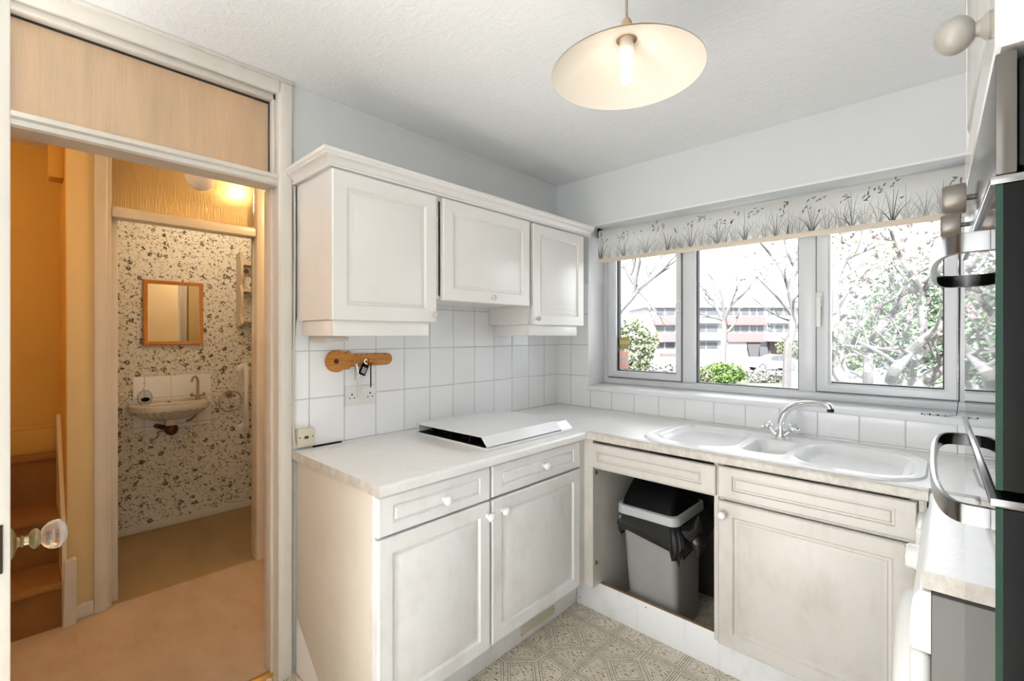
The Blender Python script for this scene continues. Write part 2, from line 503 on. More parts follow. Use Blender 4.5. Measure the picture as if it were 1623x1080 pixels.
# ------------------------------------------------------------------ mesh builder
class MB:
    def __init__(s, xf=None):
        s.bm = bmesh.new()
        s.xf = xf

    def _v(s, co):
        co = Vector(co)
        return s.bm.verts.new(s.xf @ co if s.xf else co)

    def _face(s, vs):
        try:
            return s.bm.faces.new(vs)
        except ValueError:
            return None

    def box(s, x0, x1, y0, y1, z0, z1, bev=0.0, seg=2):
        x0, x1 = min(x0, x1), max(x0, x1)
        y0, y1 = min(y0, y1), max(y0, y1)
        z0, z1 = min(z0, z1), max(z0, z1)
        v = [s._v((x, y, z)) for z in (z0, z1) for x, y in ((x0, y0), (x1, y0), (x1, y1), (x0, y1))]
        fs = [s._face([v[i] for i in q]) for q in ((3, 2, 1, 0), (4, 5, 6, 7), (0, 1, 5, 4), (1, 2, 6, 5), (2, 3, 7, 6), (3, 0, 4, 7))]
        if bev:
            es = {e for f in fs for e in f.edges}
            bmesh.ops.bevel(s.bm, geom=list(es), offset=bev, segments=seg, affect='EDGES', profile=0.5)
        return s

    def rings(s, loops, cap0=True, cap1=True, closed=True):
        """loops: list of equal length point lists, skinned together"""
        L = [[s._v(p) for p in lp] for lp in loops]
        n = len(L[0])
        for a, b in zip(L, L[1:]):
            for i in range(n if closed else n - 1):
                j = (i + 1) % n
                s._face([a[i], a[j], b[j], b[i]])
        if cap0:
            s._face(list(reversed(L[0])))
        if cap1:
            s._face(L[-1])
        return s

    def tube(s, pts, r, seg=10, caps=True):
        pts = [Vector(p) for p in pts]
        rs = r if isinstance(r, (list, tuple)) else [r] * len(pts)
        t0 = (pts[1] - pts[0]).normalized()
        up = Vector((0, 0, 1)) if abs(t0.z) < 0.9 else Vector((1, 0, 0))
        nrm = t0.cross(up).normalized()
        loops = []
        for i, p in enumerate(pts):
            a = pts[max(i - 1, 0)]
            b = pts[min(i + 1, len(pts) - 1)]
            tg = (b - a).normalized()
            nrm = (nrm - tg * nrm.dot(tg)).normalized()
            bn = tg.cross(nrm)
            loops.append([p + rs[i] * (math.cos(2 * PI * k / seg) * nrm + math.sin(2 * PI * k / seg) * bn) for k in range(seg)])
        return s.rings(loops, caps, caps)

    def lathe(s, prof, org, axis=(0, 0, 1), seg=24, scale2=None):
        """prof: (radius, height) along axis from org"""
        ax = Vector(axis).normalized()
        up = Vector((0, 0, 1)) if abs(ax.z) < 0.9 else Vector((1, 0, 0))
        e1 = ax.cross(up).normalized()
        e2 = ax.cross(e1).normalized()
        o = Vector(org)
        loops = []
        for r, h in prof:
            r = max(r, 1e-5)
            loops.append([o + ax * h + r * (math.cos(2 * PI * k / seg) * e1 + math.sin(2 * PI * k / seg) * e2) for k in range(seg)])
        return s.rings(loops)

    def ball(s, c, r, seg=20, rz=None):
        rz = rz or r
        n = seg // 2
        return s.lathe([(r * math.sin(PI * i / n), -rz * math.cos(PI * i / n)) for i in range(n + 1)], c, (0, 0, 1), seg)

    def prism(s, poly, fn, h0, h1):
        """poly of 2d points mapped to 3d by fn(u,v,h)"""
        return s.rings([[fn(u, v, h0) for u, v in poly], [fn(u, v, h1) for u, v in poly]])

    def panel(s, O, U, V, N, wd, ht, prof):
        O, U, V, N = Vector(O), Vector(U), Vector(V), Vector(N)
        loops = []
        for ins, h, *ex in prof:
            iu = ins + (ex[0] if ex else 0)
            loops.append([O + U * a + V * b + N * h for a, b in ((iu, ins), (wd - iu, ins), (wd - iu, ht - ins), (iu, ht - ins))])
        return s.rings(loops)

    def sweep(s, prof, path):
        """prof list of (out,z); path list of (x,y,ox,oy): offset direction per corner"""
        loops = [[(x + ox * o, y + oy * o, z) for o, z in prof] for x, y, ox, oy in path]
        return s.rings(loops)

    def torus(s, c, R, r, axis=(0, 0, 1), seg=28, ss=8, a0=0, a1=2 * PI, squash=1.0):
        ax = Vector(axis).normalized()
        up = Vector((0, 0, 1)) if abs(ax.z) < 0.9 else Vector((1, 0, 0))
        e1 = ax.cross(up).normalized()
        e2 = ax.cross(e1).normalized()
        full = abs(a1 - a0 - 2 * PI) < 1e-6
        n = seg if full else seg + 1
        loops = []
        for i in range(n):
            a = a0 + (a1 - a0) * i / seg
            d = math.cos(a) * e1 + math.sin(a) * e2 * squash
            loops.append([Vector(c) + d * (R + r * math.cos(2 * PI * k / ss)) + ax * r * math.sin(2 * PI * k / ss) for k in range(ss)])
        if full:
            loops.append(loops[0])
            return s.rings(loops, False, False)
        return s.rings(loops)


ORG = {}


def build(name, mb, mat, parent=None, loc=None, angle=35):
    bm = mb.bm
    bmesh.ops.remove_doubles(bm, verts=bm.verts, dist=1e-6)
    bmesh.ops.recalc_face_normals(bm, faces=bm.faces)
    if parent is not None:
        L = ORG[parent.name]
    elif loc is not None:
        L = Vector(loc)
    else:
        xs = [v.co for v in bm.verts]
        mn = [min(c[i] for c in xs) for i in range(3)]
        mx = [max(c[i] for c in xs) for i in range(3)]
        L = Vector(((mn[0] + mx[0]) / 2, (mn[1] + mx[1]) / 2, mn[2]))
    for v in bm.verts:
        v.co -= L
    me = bpy.data.meshes.new(name)
    bm.to_mesh(me)
    bm.free()
    me.polygons.foreach_set('use_smooth', [True] * len(me.polygons))
    me.set_sharp_from_angle(angle=math.radians(angle))
    me.materials.append(MAT[mat] if isinstance(mat, str) else mat)
    o = bpy.data.objects.new(name, me)
    COL.objects.link(o)
    ORG[o.name] = L
    if parent is not None:
        o.parent = parent
    else:
        o.location = L
    return o


def thing(name, label, cat, loc, group=None):
    o = bpy.data.objects.new(name, None)
    o.empty_display_size = 0.05
    COL.objects.link(o)
    o.location = loc
    ORG[o.name] = Vector(loc)
    return tag(o, label, cat, group)


def tag(o, label, cat, group=None):
    o['label'] = label
    o['category'] = cat
    if group:
        o['group'] = group
    return o


def struct(name, mb, mat, parent=None):
    o = build(name, mb, mat, parent)
    if parent is None:
        o['kind'] = 'structure'
    return o


def part(name, mb, mat, parent, label=None, stuff=False):
    o = build(name, mb, mat, parent)
    if label:
        o['label'] = label
    if stuff:
        o['kind'] = 'stuff'
    return o


def single(name, mb, mat, label, cat, group=None):
    return tag(build(name, mb, mat), label, cat, group)


FWD = Vector((-math.sin(YAW), math.cos(YAW), 0))
RGT = Vector((math.cos(YAW), math.sin(YAW), 0))


def at(px, py, d):
    """world point seen at a photo position at a distance d, for setting out the garden"""
    return Vector((CX, CY, CZ)) + FWD * d + RGT * ((px - 811.5) / FPX * d) + Vector((0, 0, (HY - py) / FPX * d))


# ================================================================== SETTING
H = 2.376
WX0, WX1, WZ0, WZ1 = 0.252, 2.06, 1.030, 2.062      # window opening
RW = 2.55                                           # right wall

struct('floor', MB().box(-0.055, RW, -4.7, 0.0, -0.05, 0.0), 'vinyl')
struct('floor_hall', MB().box(-1.135, -0.056, -3.6, -0.85, -0.05, 0.002), 'carpet')
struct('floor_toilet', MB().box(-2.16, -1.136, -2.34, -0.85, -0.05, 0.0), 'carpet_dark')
struct('ceiling', MB().box(-0.13, RW + 0.1, -4.7, 0.26, H, H + 0.1), 'ceiling')
struct('ceiling_hall', MB().box(-2.3, -0.13, -3.7, -0.8, H + 0.02, H + 0.1), 'pale_wall')

# left wall (kitchen / hall): solid right of the doorway and left of it
DY0, DY1 = -2.56, -1.797
struct('wall_left', MB().box(-0.134, 0, DY1 + 0.02, 0.26, 0, H).box(-0.134, 0, -4.7, DY0 - 0.02, 0, H), 'grey_wall')
struct('wall_left_tiles', MB().box(0, 0.007, -1.741, -0.007, 0.86, 1.66), 'tile_left')
wf = MB()
wf.box(0, WX0, 0, 0.26, 0, H).box(WX1, RW + 0.1, 0, 0.26, 0, H).box(WX0, WX1, 0, 0.26, 0, WZ0 - 0.02).box(WX0, WX1, 0, 0.26, WZ1, H)
struct('wall_front', wf, 'grey_wall')
tl = MB()
tl.box(0.0, WX0 + 0.007, -0.007, 0, 0.86, 1.705).box(WX0 + 0.007, RW, -0.007, 0, 0.86, WZ0 - 0.014)
struct('wall_front_tiles', tl, 'tile_win')
struct('trim_1', MB().box(WX0, WX0 + 0.007, -0.006, 0.18, WZ0 + 0.014, 1.705, 0.002), 'enamel')        # tiled reveal
struct('trim_2', MB().box(WX0, WX0 + 0.004, 0.0, 0.18, 1.705, WZ1).box(WX1 - 0.004, WX1, 0, 0.18, WZ0, WZ1).box(WX0, WX1, -0.003, 0.18, WZ1 - 0.004, WZ1 + 0.006), 'white_paint')
struct('trim_3', MB().box(WX0 - 0.004, WX1, -0.022, 0.185, WZ0 - 0.014, WZ0 + 0.014, 0.005), 'white_paint')   # sill
struct('wall_back', MB().box(1.72, RW + 0.1, -4.8, -4.7, 0, H), 'grey_wall')  # partial unseen rear wall, added to darken reflections; the rest stays open
struct('wall_right', MB().box(RW, RW + 0.1, -4.7, 0.0, 0, H), 'grey_wall')

# ---- window
FY = 0.18
win = bpy.data.objects.new('window_1', None)
COL.objects.link(win)
win.location = (1.1, FY, WZ0)
ORG['window_1'] = Vector(win.location)
win['kind'] = 'structure'


def rect_frame(mb, x0, x1, z0, z1, wl, wr, wb, wt, y0, y1, bev=0.004):
    prof = [(0, 0), (0, 1), (1, 1), (1, 0)]
    loops = []
    corners = [(x0, z0, wl, wb), (x1, z0, -wr, wb), (x1, z1, -wr, -wt), (x0, z1, wl, -wt)]
    ch = bev
    # outer back, outer front, chamfer, inner front, inner back
    def lp(k, y):
        return [(x + a * k, y, z + b * k) for x, z, a, b in corners]
    e = 0.12
    mb.rings([lp(0, y1), lp(0, y0 + ch), lp(e, y0), lp(1 - e * 1.6, y0), lp(1 - e * 0.3, y0 + ch * 2.0), lp(1, y0 + ch * 2.2), lp(1, y1), lp(0, y1)], False, False)
    return mb


fm = MB()
rect_frame(fm, WX0, WX1, 1.047, WZ1, 0.041, 0.06, 0.042, 0.05, FY, FY + 0.06)
fm.box(0.791, 0.871, FY + 0.001, FY + 0.06, 1.089, WZ1 - 0.03, 0.003)
fm.box(1.386, 1.462, FY + 0.001, FY + 0.06, 1.089, WZ1 - 0.03, 0.003)
fm.box(1.965, 2.02, FY + 0.001, FY + 0.06, 1.089, WZ1 - 0.03, 0.003)
fm.box(WX0, WX1, FY - 0.004, FY + 0.06, 1.0441, 1.0468)
part('window_frame', fm, 'upvc', win)
# gasket lines and dark glazing seals
for x0, x1, z0 in ((0.352, 0.754, 1.135), (0.871, 1.386, 1.089), (1.508, 1.920, 1.135)):
    g = MB()
    rect_frame(g, x0 - 0.001, x1 + 0.001, z0 - 0.001, 2.01, 0.006, 0.006, 0.005, 0.005, FY + 0.012, FY + 0.05, 0.001)
    part('glazing_seal', g, 'rubber', win, 'black rubber seal')
for x0, x1 in ((0.293, 0.791), (1.462, 1.965)):
    g = MB()
    rect_frame(g, x0, x1, 1.091, 2.05, x0 and 0.0, 0, 0, 0, FY, FY) if False else None
    rect_frame(g, x0 - 0.002, x1 + 0.002, 1.0885, 2.05, 0.004, 0.004, 0.004, 0.004, FY - 0.001, FY + 0.004, 0.001)
    part('sash_seal', g, 'rubber', win, 'dark line between sash and frame')
for x0, x1 in ((0.294, 0.790), (1.463, 1.964)):
    s_ = MB()
    rect_frame(s_, x0 + 0.002, x1 - 0.002, 1.093, 2.045, 0.056, 0.034 if x0 < 1 else 0.042, 0.041, 0.04, FY - 0.014, FY + 0.03)
    sash = part('sash', s_, 'upvc', win)
    hx = 0.779 if x0 < 1 else 1.478
    hb = MB().box(hx - 0.013, hx + 0.013, FY - 0.026, FY - 0.012, 1.50, 1.575, 0.004)
    sx = -1 if x0 < 1 else 1
    hb.box(hx - 0.009, hx + 0.009, FY - 0.045, FY - 0.024, 1.535, 1.553, 0.003)
    hb.box(hx - 0.009, hx + 0.009, FY - 0.05, FY - 0.038, 1.405 if x0 > 1 else 1.50, 1.55, 0.004)
    hd = part('handle', hb, 'white_plastic', sash)
    part('key_cylinder', MB().lathe([(0.005, 0), (0.005, 0.004)], (hx, FY - 0.026, 1.543), (0, -1, 0), 10), 'black', hd) if False else None
for x0, x1, z0 in ((0.345, 0.76, 1.13), (0.868, 1.388, 1.085), (1.50, 1.925, 1.13), (2.015, 2.05, 1.085)):
    part('pane', MB().box(x0, x1, FY + 0.030, FY + 0.034, z0, 2.03), 'pane', win)

# ---- kitchen doorway woodwork: lining, architrave, transom, fanlight
tr = MB()
tr.box(-0.134, 0.0, DY1, DY1 + 0.02, 0, H).box(-0.134, 0.0, DY0 - 0.02, DY0, 0, H)              # lining
tr.box(-0.125, -0.05, DY1 - 0.008, DY1 + 0.003, 0, 1.957, 0.002)                                    # stop bead
tr.box(-0.134, 0.0, DY0, DY1, 2.325, H)                                                              # head
struct('trim_4', tr, 'trim')
ar = MB()
pr = [(0.0, 0.0), (0.055, 0.0), (0.055, 0.010), (0.047, 0.016), (0.012, 0.016), (0.004, 0.011), (0.0, 0.006)]
ar.rings([[(h, DY1 + u, z) for u, h in pr] for z in (0.0, H)])
ar.rings([[(h, DY0 - u, z) for u, h in pr] for z in (0.0, H)])
ar.rings([[(h, y, 2.318 + u * 1.05) for u, h in pr] for y in (DY0, DY1)])
ar.box(0, 0.03, DY0 - 0.05, -1.742, H - 0.012, H, 0.003)
struct('trim_5', ar, 'trim')
tn = MB()
pt = [(-0.10, 1.957), (-0.004, 1.957), (0.004, 1.963), (0.004, 1.978), (0.012, 1.984), (0.012, 1.999), (-0.012, 2.007), (-0.10, 2.007)]
tn.rings([[(x, y, z) for x, z in pt] for y in (DY0, DY1)])
struct('trim_6', tn, 'trim')
gb = MB()
gb.box(-0.055, -0.02, DY1 - 0.012, DY1, 2.007, 2.325, 0.003).box(-0.055, -0.02, DY0, DY0 + 0.012, 2.007, 2.325, 0.003)
gb.box(-0.055, -0.02, DY0, DY1, 2.300, 2.325, 0.003)
struct('trim_7', gb, 'trim')
wn2 = struct('window_2', MB().box(-0.062, -0.058, DY0, DY1, 2.0, 2.325), 'reeded')
struct('trim_8', MB().box(-0.057, -0.054, DY0 + 0.012, DY1 - 0.009, 2.294, 2.302).box(-0.057, -0.054, DY1 - 0.0155, DY1 - 0.010, 2.007, 2.30), 'rubber')

# ---- hall and toilet shell
XH = -1.12
hw = MB()
hw.box(XH - 0.09, XH, -1.455, -0.85, 0, H + 0.02)              # right of toilet door
hw.box(XH - 0.09, XH, -2.345, -2.245, 0, H + 0.02, 0.006)     # pier between stairs and toilet door
struct('wall_hall_far', hw, 'cream_wall')
struct('wall_stairs', MB().box(-2.2, XH - 0.09, -2.345, -2.27, 0, H + 0.02), 'yellow_wall')
struct('wall_stairs_back', MB().box(-1.78, -1.70, -3.7, -2.345, 0, H + 0.02), 'yellow_wall')
struct('trim_9', MB().box(-1.70, -1.682, -3.7, -2.36, 0.715, 0.865, 0.004).box(-1.685, -1.678, -3.7, -2.36, 0.855, 0.872, 0.003), 'yellow_wall')
struct('wall_stairs_left', MB().box(-1.75, -0.13, -3.7, -3.6, 0, H + 0.02), 'yellow_wall')
struct('wall_hall_right', MB().box(-2.3, -0.134, -0.85, -0.77, 0, H + 0.02), 'cream_wall')
struct('wall_toilet_back', MB().box(-2.24, -2.145, -2.345, -0.85, 0, H + 0.02), 'wallpaper')
struct('trim_10', MB().box(-2.145, -2.130, -2.27, -0.85, 0, 0.047, 0.003), 'trim')            # toilet skirting
struct('trim_11', MB().box(XH, XH + 0.014, -2.345, -2.25, 0.0, 0.07, 0.003), 'trim')          # pier skirting
struct('trim_12', MB().box(-1.45, -1.33, -2.40, -2.345, 2.16, H + 0.02, 0.004), 'yellow_wall')  # bulkhead end over the stairs
struct('wall_toilet_tiles', MB().box(-2.145, -2.139, -1.968, -1.508, 0.70, 1.075, 0.0015), 'tile_toilet')
TY0, TY1 = -2.152, -1.517
tf = MB()
pa = [(0.0, 0.0), (0.05, 0.0), (0.05, 0.012), (0.042, 0.016), (0.01, 0.016), (0.0, 0.010)]
tf.rings([[(XH + h, -2.198 - u, z) for u, h in pa] for z in (0, H + 0.02)])
tf.rings([[(XH + h, TY1 + u, z) for u, h in pa] for z in (0, H + 0.02)])
tf.box(XH - 0.09, XH, -2.215, -2.182, 0, H + 0.02, 0.003).box(XH - 0.09, XH - 0.055, -2.19, TY0, 0, 1.965, 0.003)
tf.box(XH - 0.09, XH, TY1, TY1 + 0.04, 0, H + 0.02, 0.003)
tf.box(XH - 0.09, XH + 0.004, -2.182, TY1, 1.962, 2.013, 0.004)
tf.box(XH - 0.09, XH + 0.004, -2.182, TY1, 2.345, H + 0.02, 0.003)
struct('trim_13', tf, 'trim')
struct('window_3', MB().box(XH - 0.046, XH - 0.042, -2.185, TY1 - 0.002, 2.01, 2.35), 'reeded_clear')
single('threshold_strip', MB().rings([[(-0.078, y, 0.002), (-0.066, y, 0.006), (-0.05, y, 0.006), (-0.036, y, 0.0008), (-0.036, y, 0.0)] for y in (DY0 + 0.001, DY1 - 0.001)]), 'gold',
       'gold metal threshold strip between hall carpet and kitchen floor', 'threshold strip')

# ================================================================== STAIRS
st = thing('staircase', 'brown carpeted stairs rising left of the toilet doorway', 'stairs', (-1.35, -2.9, 0))


def stair_step(x0, x1, z0, z1):
    m = MB()
    r = 0.028
    prof = [(x1 - 0.0, z0), (x1, z1 - r)] + [(x1 + 0.012 - r + r * math.cos(a), z1 - r + r * math.sin(a)) for a in [i * PI / 10 for i in range(0, 6)]] + [(x0, z1), (x0, z0)]
    m.rings([[(x, y, z) for x, z in prof] for y in (-3.55, -2.362)])
    return m
part('step', stair_step(-1.675, -1.09, 0.002, 0.212), 'stair_carpet', st)
part('step', stair_step(-1.675, -1.36, 0.212, 0.455), 'stair_carpet', st)
part('step', stair_step(-1.675, -1.62, 0.455, 0.725), 'stair_carpet', st)
sm = MB()
sm.prism([(-1.085, 0.002), (-1.085, 0.40), (-1.60, 0.93), (-1.675, 0.93), (-1.675, 0.002)], lambda u, v, h: (u, h, v), -2.362, -2.346)
part('string_board', sm, 'cream_trim', st, 'cream painted string board')
nb = MB()
nb.prism([(-2.360, 0.002), (-2.315, 0.002), (-2.313, 0.305), (-2.352, 0.305), (-2.355, 0.20)], lambda u, v, h: (h, u, v), -1.118, -1.062)
part('newel_base', nb, 'trim', st, 'chipped white painted post stump')

# ================================================================== KITCHEN DOOR (open, edge towards us)
dr = bpy.data.objects.new('door_1', None)
COL.objects.link(dr)
dr.location = (0.37, -2.54, 0)
ORG['door_1'] = Vector(dr.location)
dr['kind'] = 'structure'
A0, A1 = Vector((0.012, -2.532, 0)), Vector((0.746, -2.5045, 0))
du = (A1 - A0).normalized()
dn = Vector((-du.y, du.x, 0))
XD = Matrix(((du.x, dn.x, 0, A0.x), (du.y, dn.y, 0, A0.y), (0, 0, 1, 0), (0, 0, 0, 1)))
DWID = (A1 - A0).length
part('door_leaf', MB(XD).box(0, DWID, -0.04, 0, 0.012, 1.955, 0.002), 'trim', dr)
part('latch_plate', MB(XD).box(DWID - 0.001, DWID + 0.002, -0.032, -0.009, 0.955, 1.038), 'dark_metal', dr, 'dark metal latch plate on door edge')
kb = part('door_knob', MB(XD).lathe([(0.026, 0.0), (0.027, 0.003), (0.022, 0.006), (0.010, 0.009), (0.008, 0.013), (0.011, 0.015), (0.0085, 0.018), (0.009, 0.024), (0.016, 0.028), (0.0185, 0.032), (0.016, 0.037), (0.010, 0.040)], (DWID - 0.055, 0, 0.985), (0, 1, 0), 28), 'brass', dr, 'aged brass door knob neck')
gk = MB(XD)
prof = [(0.004, 0.040), (0.013, 0.0405), (0.019, 0.044), (0.0245, 0.050), (0.027, 0.058), (0.027, 0.063), (0.0255, 0.067), (0.022, 0.0675), (0.020, 0.072), (0.012, 0.0755), (0.003, 0.076)]
gk.lathe(prof, (DWID - 0.055, 0, 0.985), (0, 1, 0), 12)
part('glass_knob', gk, 'crystal', kb, 'faceted clear glass knob')

# ================================================================== LEFT BASE UNITS
XF = 0.645            # door face
TD = 0.020


def door_prof(fr=0.050, t=TD):
    return [(0, 0), (0, t - 0.004), (0.004, t), (fr, t), (fr + 0.003, t - 0.004), (fr + 0.006, t - 0.009), (fr + 0.014, t - 0.009), (fr + 0.016, t - 0.006), (fr + 0.019, t - 0.006), (fr + 0.031, t - 0.001), (fr + 0.034, t)]


def drawer_prof(fr=0.032, t=TD, ex=0.020):
    return [(0, 0), (0, t - 0.004), (0.004, t), (fr, t, ex), (fr + 0.003, t - 0.007, ex), (fr + 0.008, t - 0.007, ex), (fr + 0.013, t - 0.001, ex)]


def knob(org, axis, mat, parent, s=1.0, label=None):
    p = [(0.008, 0), (0.009, 0.002), (0.007, 0.006), (0.0065, 0.011), (0.0085, 0.0125), (0.0125, 0.015), (0.0155, 0.0195), (0.0165, 0.025), (0.0155, 0.0305), (0.0125, 0.035), (0.007, 0.038), (0.001, 0.039)]
    return part('knob', MB().lathe([(r * s, h * s) for r, h in p], org, axis, 20), mat, parent, label)


def left_front(parent, kind, y0, y1, z0, z1, kn):
    xb = XF - TD
    pf = door_prof() if kind == 'door' else drawer_prof()
    d = part(kind, MB().panel((xb, y0, z0), (0, 1, 0), (0, 0, 1), (1, 0, 0), y1 - y0, z1 - z0, pf), 'cab', parent)
    if kn:
        knob((XF, kn[0], kn[1]), (1, 0, 0), 'cab', d)
    return d


LU = ((-1.733, -1.246), (-1.240, -0.652))
unit = thing('base_cabinet', 'white base cabinet at the doorway end, knob at top right of its door', 'cabinet', (0.3, -1.49, 0.0))
cb = MB()
cb.box(0.02, 0.605, -1.735, -1.717, 0.0, 0.862, 0.001)
part('end_panel', cb, 'side', unit, 'beige painted end panel')
cc = MB()
cc.box(0.02, 0.622, -1.716, -1.700, 0.15, 0.862).box(0.02, 0.622, -1.262, -1.246, 0.15, 0.862).box(0.02, 0.60, -1.70, -1.262, 0.15, 0.166).box(0.02, 0.03, -1.70, -1.262, 0.166, 0.862).box(0.60, 0.622, -1.70, -1.262, 0.722, 0.735)
cc.box(0.606, 0.6245, -1.733, -1.716, 0.15, 0.862)
part('carcass', cc, 'cab', unit)
left_front(unit, 'drawer', LU[0][0], LU[0][1] - 0.006, 0.731, 0.856, (-1.477, 0.790))
left_front(unit, 'door', LU[0][0], LU[0][1] - 0.006, 0.153, 0.722, (-1.268, 0.671))
rp = MB()
rp.prism([(0.03, 0.012), (0.03, 0.235), (0.31, 0.012)], lambda u, v, h: (u, h, v), -1.7357, -1.7352)
part('paint_patch', rp, 'cab', unit, 'paler repainted triangle low on the end panel')

unit = thing('base_cabinet', 'white base cabinet under the hob, knob at top left of its door', 'cabinet', (0.3, -0.95, 0.0))
cc = MB()
cc.box(0.02, 0.622, -1.240, -1.224, 0.15, 0.862).box(0.02, 0.622, -0.668, -0.652, 0.15, 0.862).box(0.02, 0.60, -1.224, -0.668, 0.15, 0.166).box(0.02, 0.03, -1.224, -0.668, 0.166, 0.862).box(0.60, 0.622, -1.224, -0.668, 0.722, 0.735)
part('carcass', cc, 'cab', unit)
left_front(unit, 'drawer', LU[1][0], LU[1][1], 0.733, 0.856, (-0.93, 0.796))
left_front(unit, 'door', LU[1][0], LU[1][1], 0.160, 0.722, (-1.187, 0.672))
pl = thing('plinth', 'white plinth board with a vent below the left cabinets', 'plinth', (0.54, -1.1, 0))
part('board', MB().box(0.532, 0.550, -1.716, -0.546, 0.0, 0.149, 0.001), 'cab', pl)
vg = part('vent', MB().box(0.550, 0.5535, -0.973, -0.735, 0.025, 0.066, 0.001), 'cream_plastic', pl, 'cream plinth vent grille')
for k in range(5):
    part('louvre', MB().box(0.5535, 0.5548, -0.965, -0.743, 0.030 + k * 0.007, 0.033 + k * 0.007), 'cream_plastic', vg)
for y in (-0.969, -0.739):
    part('screw', MB().lathe([(0.003, 0), (0.0025, 0.0012)], (0.5535, y, 0.034 if y < -0.9 else 0.05), (1, 0, 0), 8), 'dark_metal', vg)

# ================================================================== RIGHT BASE UNITS (under the sink)
YF = -0.615


def right_front(parent, kind, x0, x1, z0, z1, kn=None, name=None, mat='cab_old'):
    pf = door_prof(0.054) if kind == 'door' else drawer_prof()
    d = part(name or kind, MB().panel((x0, YF + TD, z0), (1, 0, 0), (0, 0, 1), (0, -1, 0), x1 - x0, z1 - z0, pf), mat, parent)
    if kn:
        knob((kn[0], YF, kn[1]), (0, -1, 0), 'cab', d)
    return d


ou = thing('open_base_cabinet', 'doorless white sink base cabinet holding the grey swing bin', 'cabinet', (0.95, -0.3, 0))
cc = MB()
cc.prism([(0.615, -0.651), (0.643, -0.651), (0.643, -0.613), (0.692, -0.613), (0.692, -0.594), (0.615, -0.594)], lambda u, v, h: (u, v, h), 0.15, 0.862)      # corner post
cc.box(0.674, 0.690, -0.594, -0.525, 0.15, 0.862).box(0.674, 0.690, -0.525, -0.015, 0.002, 0.862)
cc.box(1.252, 1.268, -0.597, -0.525, 0.15, 0.862).box(1.252, 1.268, -0.525, -0.015, 0.002, 0.862)
cc.box(0.690, 1.252, -0.594, -0.576, 0.722, 0.740)
part('carcass', cc, 'cab_old', ou)
part('recess_shade_panel', MB().box(0.690, 1.252, -0.03, -0.016, 0.002, 0.862), 'shaded_board', ou, 'back board coloured dark for the unlit recess')  # added board, its dark colour stands in for recess shade
right_front(ou, 'drawer_front', 0.664, 1.262, 0.731, 0.847)
for z in (0.700, 0.265):
    hg = MB().lathe([(0.010, 0), (0.010, 0.004), (0.004, 0.006), (0.004, 0.010)], (0.6905, -0.585, z), (1, 0, 0), 12)
    part('hinge_cup', hg, 'brass', ou, 'rusty remains of a hinge')

su = thing('sink_base_cabinet', 'white base cabinet with worn door right of the swing bin', 'cabinet', (1.56, -0.3, 0))
cc = MB()
cc.box(1.270, 1.286, -0.594, -0.015, 0.15, 0.862).box(1.846, 1.862, -0.594, -0.015, 0.15, 0.862).box(1.286, 1.846, -0.594, -0.015, 0.15, 0.166).box(1.286, 1.846, -0.594, -0.576, 0.718, 0.734)
part('carcass', cc, 'cab_old', su)
right_front(su, 'drawer_front', 1.272, 1.862, 0.731, 0.852)
right_front(su, 'door', 1.272, 1.860, 0.153, 0.716, (1.294, 0.668))
single('filler_strip', MB().box(1.864, 1.884, -0.600, -0.580, 0.0, 0.862, 0.001), 'side', 'narrow brown-beige filler strip between sink cabinet and washing machine', 'filler strip')
p2 = thing('plinth', 'long white plinth board below the sink cabinets', 'plinth', (1.2, -0.54, 0))
part('board', MB().box(0.5505, 1.862, -0.545, -0.528, 0.0, 0.146, 0.001), 'cab', p2)
part('raw_edge', MB().box(0.692, 1.252, -0.5445, -0.5285, 0.146, 0.1475), 'raw', p2, 'bare brown chipboard top edge')
for x, z in ((0.565, 0.118), (0.565, 0.03), (0.93, 0.125)):
    part('screw', MB().lathe([(0.003, 0), (0.0025, 0.0012)], (x, -0.545, z), (0, -1, 0), 8), 'dark_metal', p2)

# ================================================================== WORKTOPS
WT, WB = 0.900, 0.866


def nose(n=6, r=0.012, R=0.0):
    """rolled front edge profile: (out, z) starting at the top, ending at the bottom"""
    return [(-r + r * math.sin(a), WT - r + r * math.cos(a)) for a in [i * PI / 2 / n for i in range(n + 1)]] + [(0, WB + 0.004), (-0.004, WB)]


wl = thing('worktop', 'pale marbled worktop along the doorway wall carrying the hob', 'worktop', (0.33, -0.9, WB))
m = MB()
pf = [(0.007, WB), (0.007, WT)] + [(0.669 + o, z) for o, z in nose()]
m.rings([[(x, y, z) for x, z in pf] for y in (-1.744, -0.640)])
pf2 = [(0.007, WB), (0.007, WT), (0.6685, WT), (0.6685, WB)]
m.rings([[(x, y, z) for x, z in pf2] for y in (-0.640, -0.007)])
part('slab', m, 'worktop', wl)
e = MB()
e.rings([[(x, y, z) for x, z in pf] for y in (-1.7455, -1.7441)])
part('end_strip', e, 'edge', wl, 'streaky beige end edging')
wr = thing('worktop', 'pale marbled worktop below the window with the inset sink', 'worktop', (1.3, -0.32, WB))
SX0, SX1, SY0, SY1 = 0.96, 1.82, -0.575, -0.13      # cut-out below the sink
m = MB()
m.box(0.6692, SX0, -0.60, -0.007, WB, WT).box(SX1, RW, -0.60, -0.007, WB, WT)
m.box(SX0, SX1, -0.60, SY0, WB, WT).box(SX0, SX1, SY1, -0.007, WB, WT)
part('slab', m, 'worktop', wr)
m = MB()
pf = [(-0.60, WB), (-0.60, WT)] + [(-0.639 - o, z) for o, z in nose()]
m.rings([[(x, y, z) for y, z in pf] for x in (0.6692, 1.888)])
part('front_edge', m, 'edge', wr, 'worn beige rolled front edge')
wq = thing('worktop', 'short white worktop over the washing machine', 'worktop', (2.2, -0.95, WB))
m = MB()
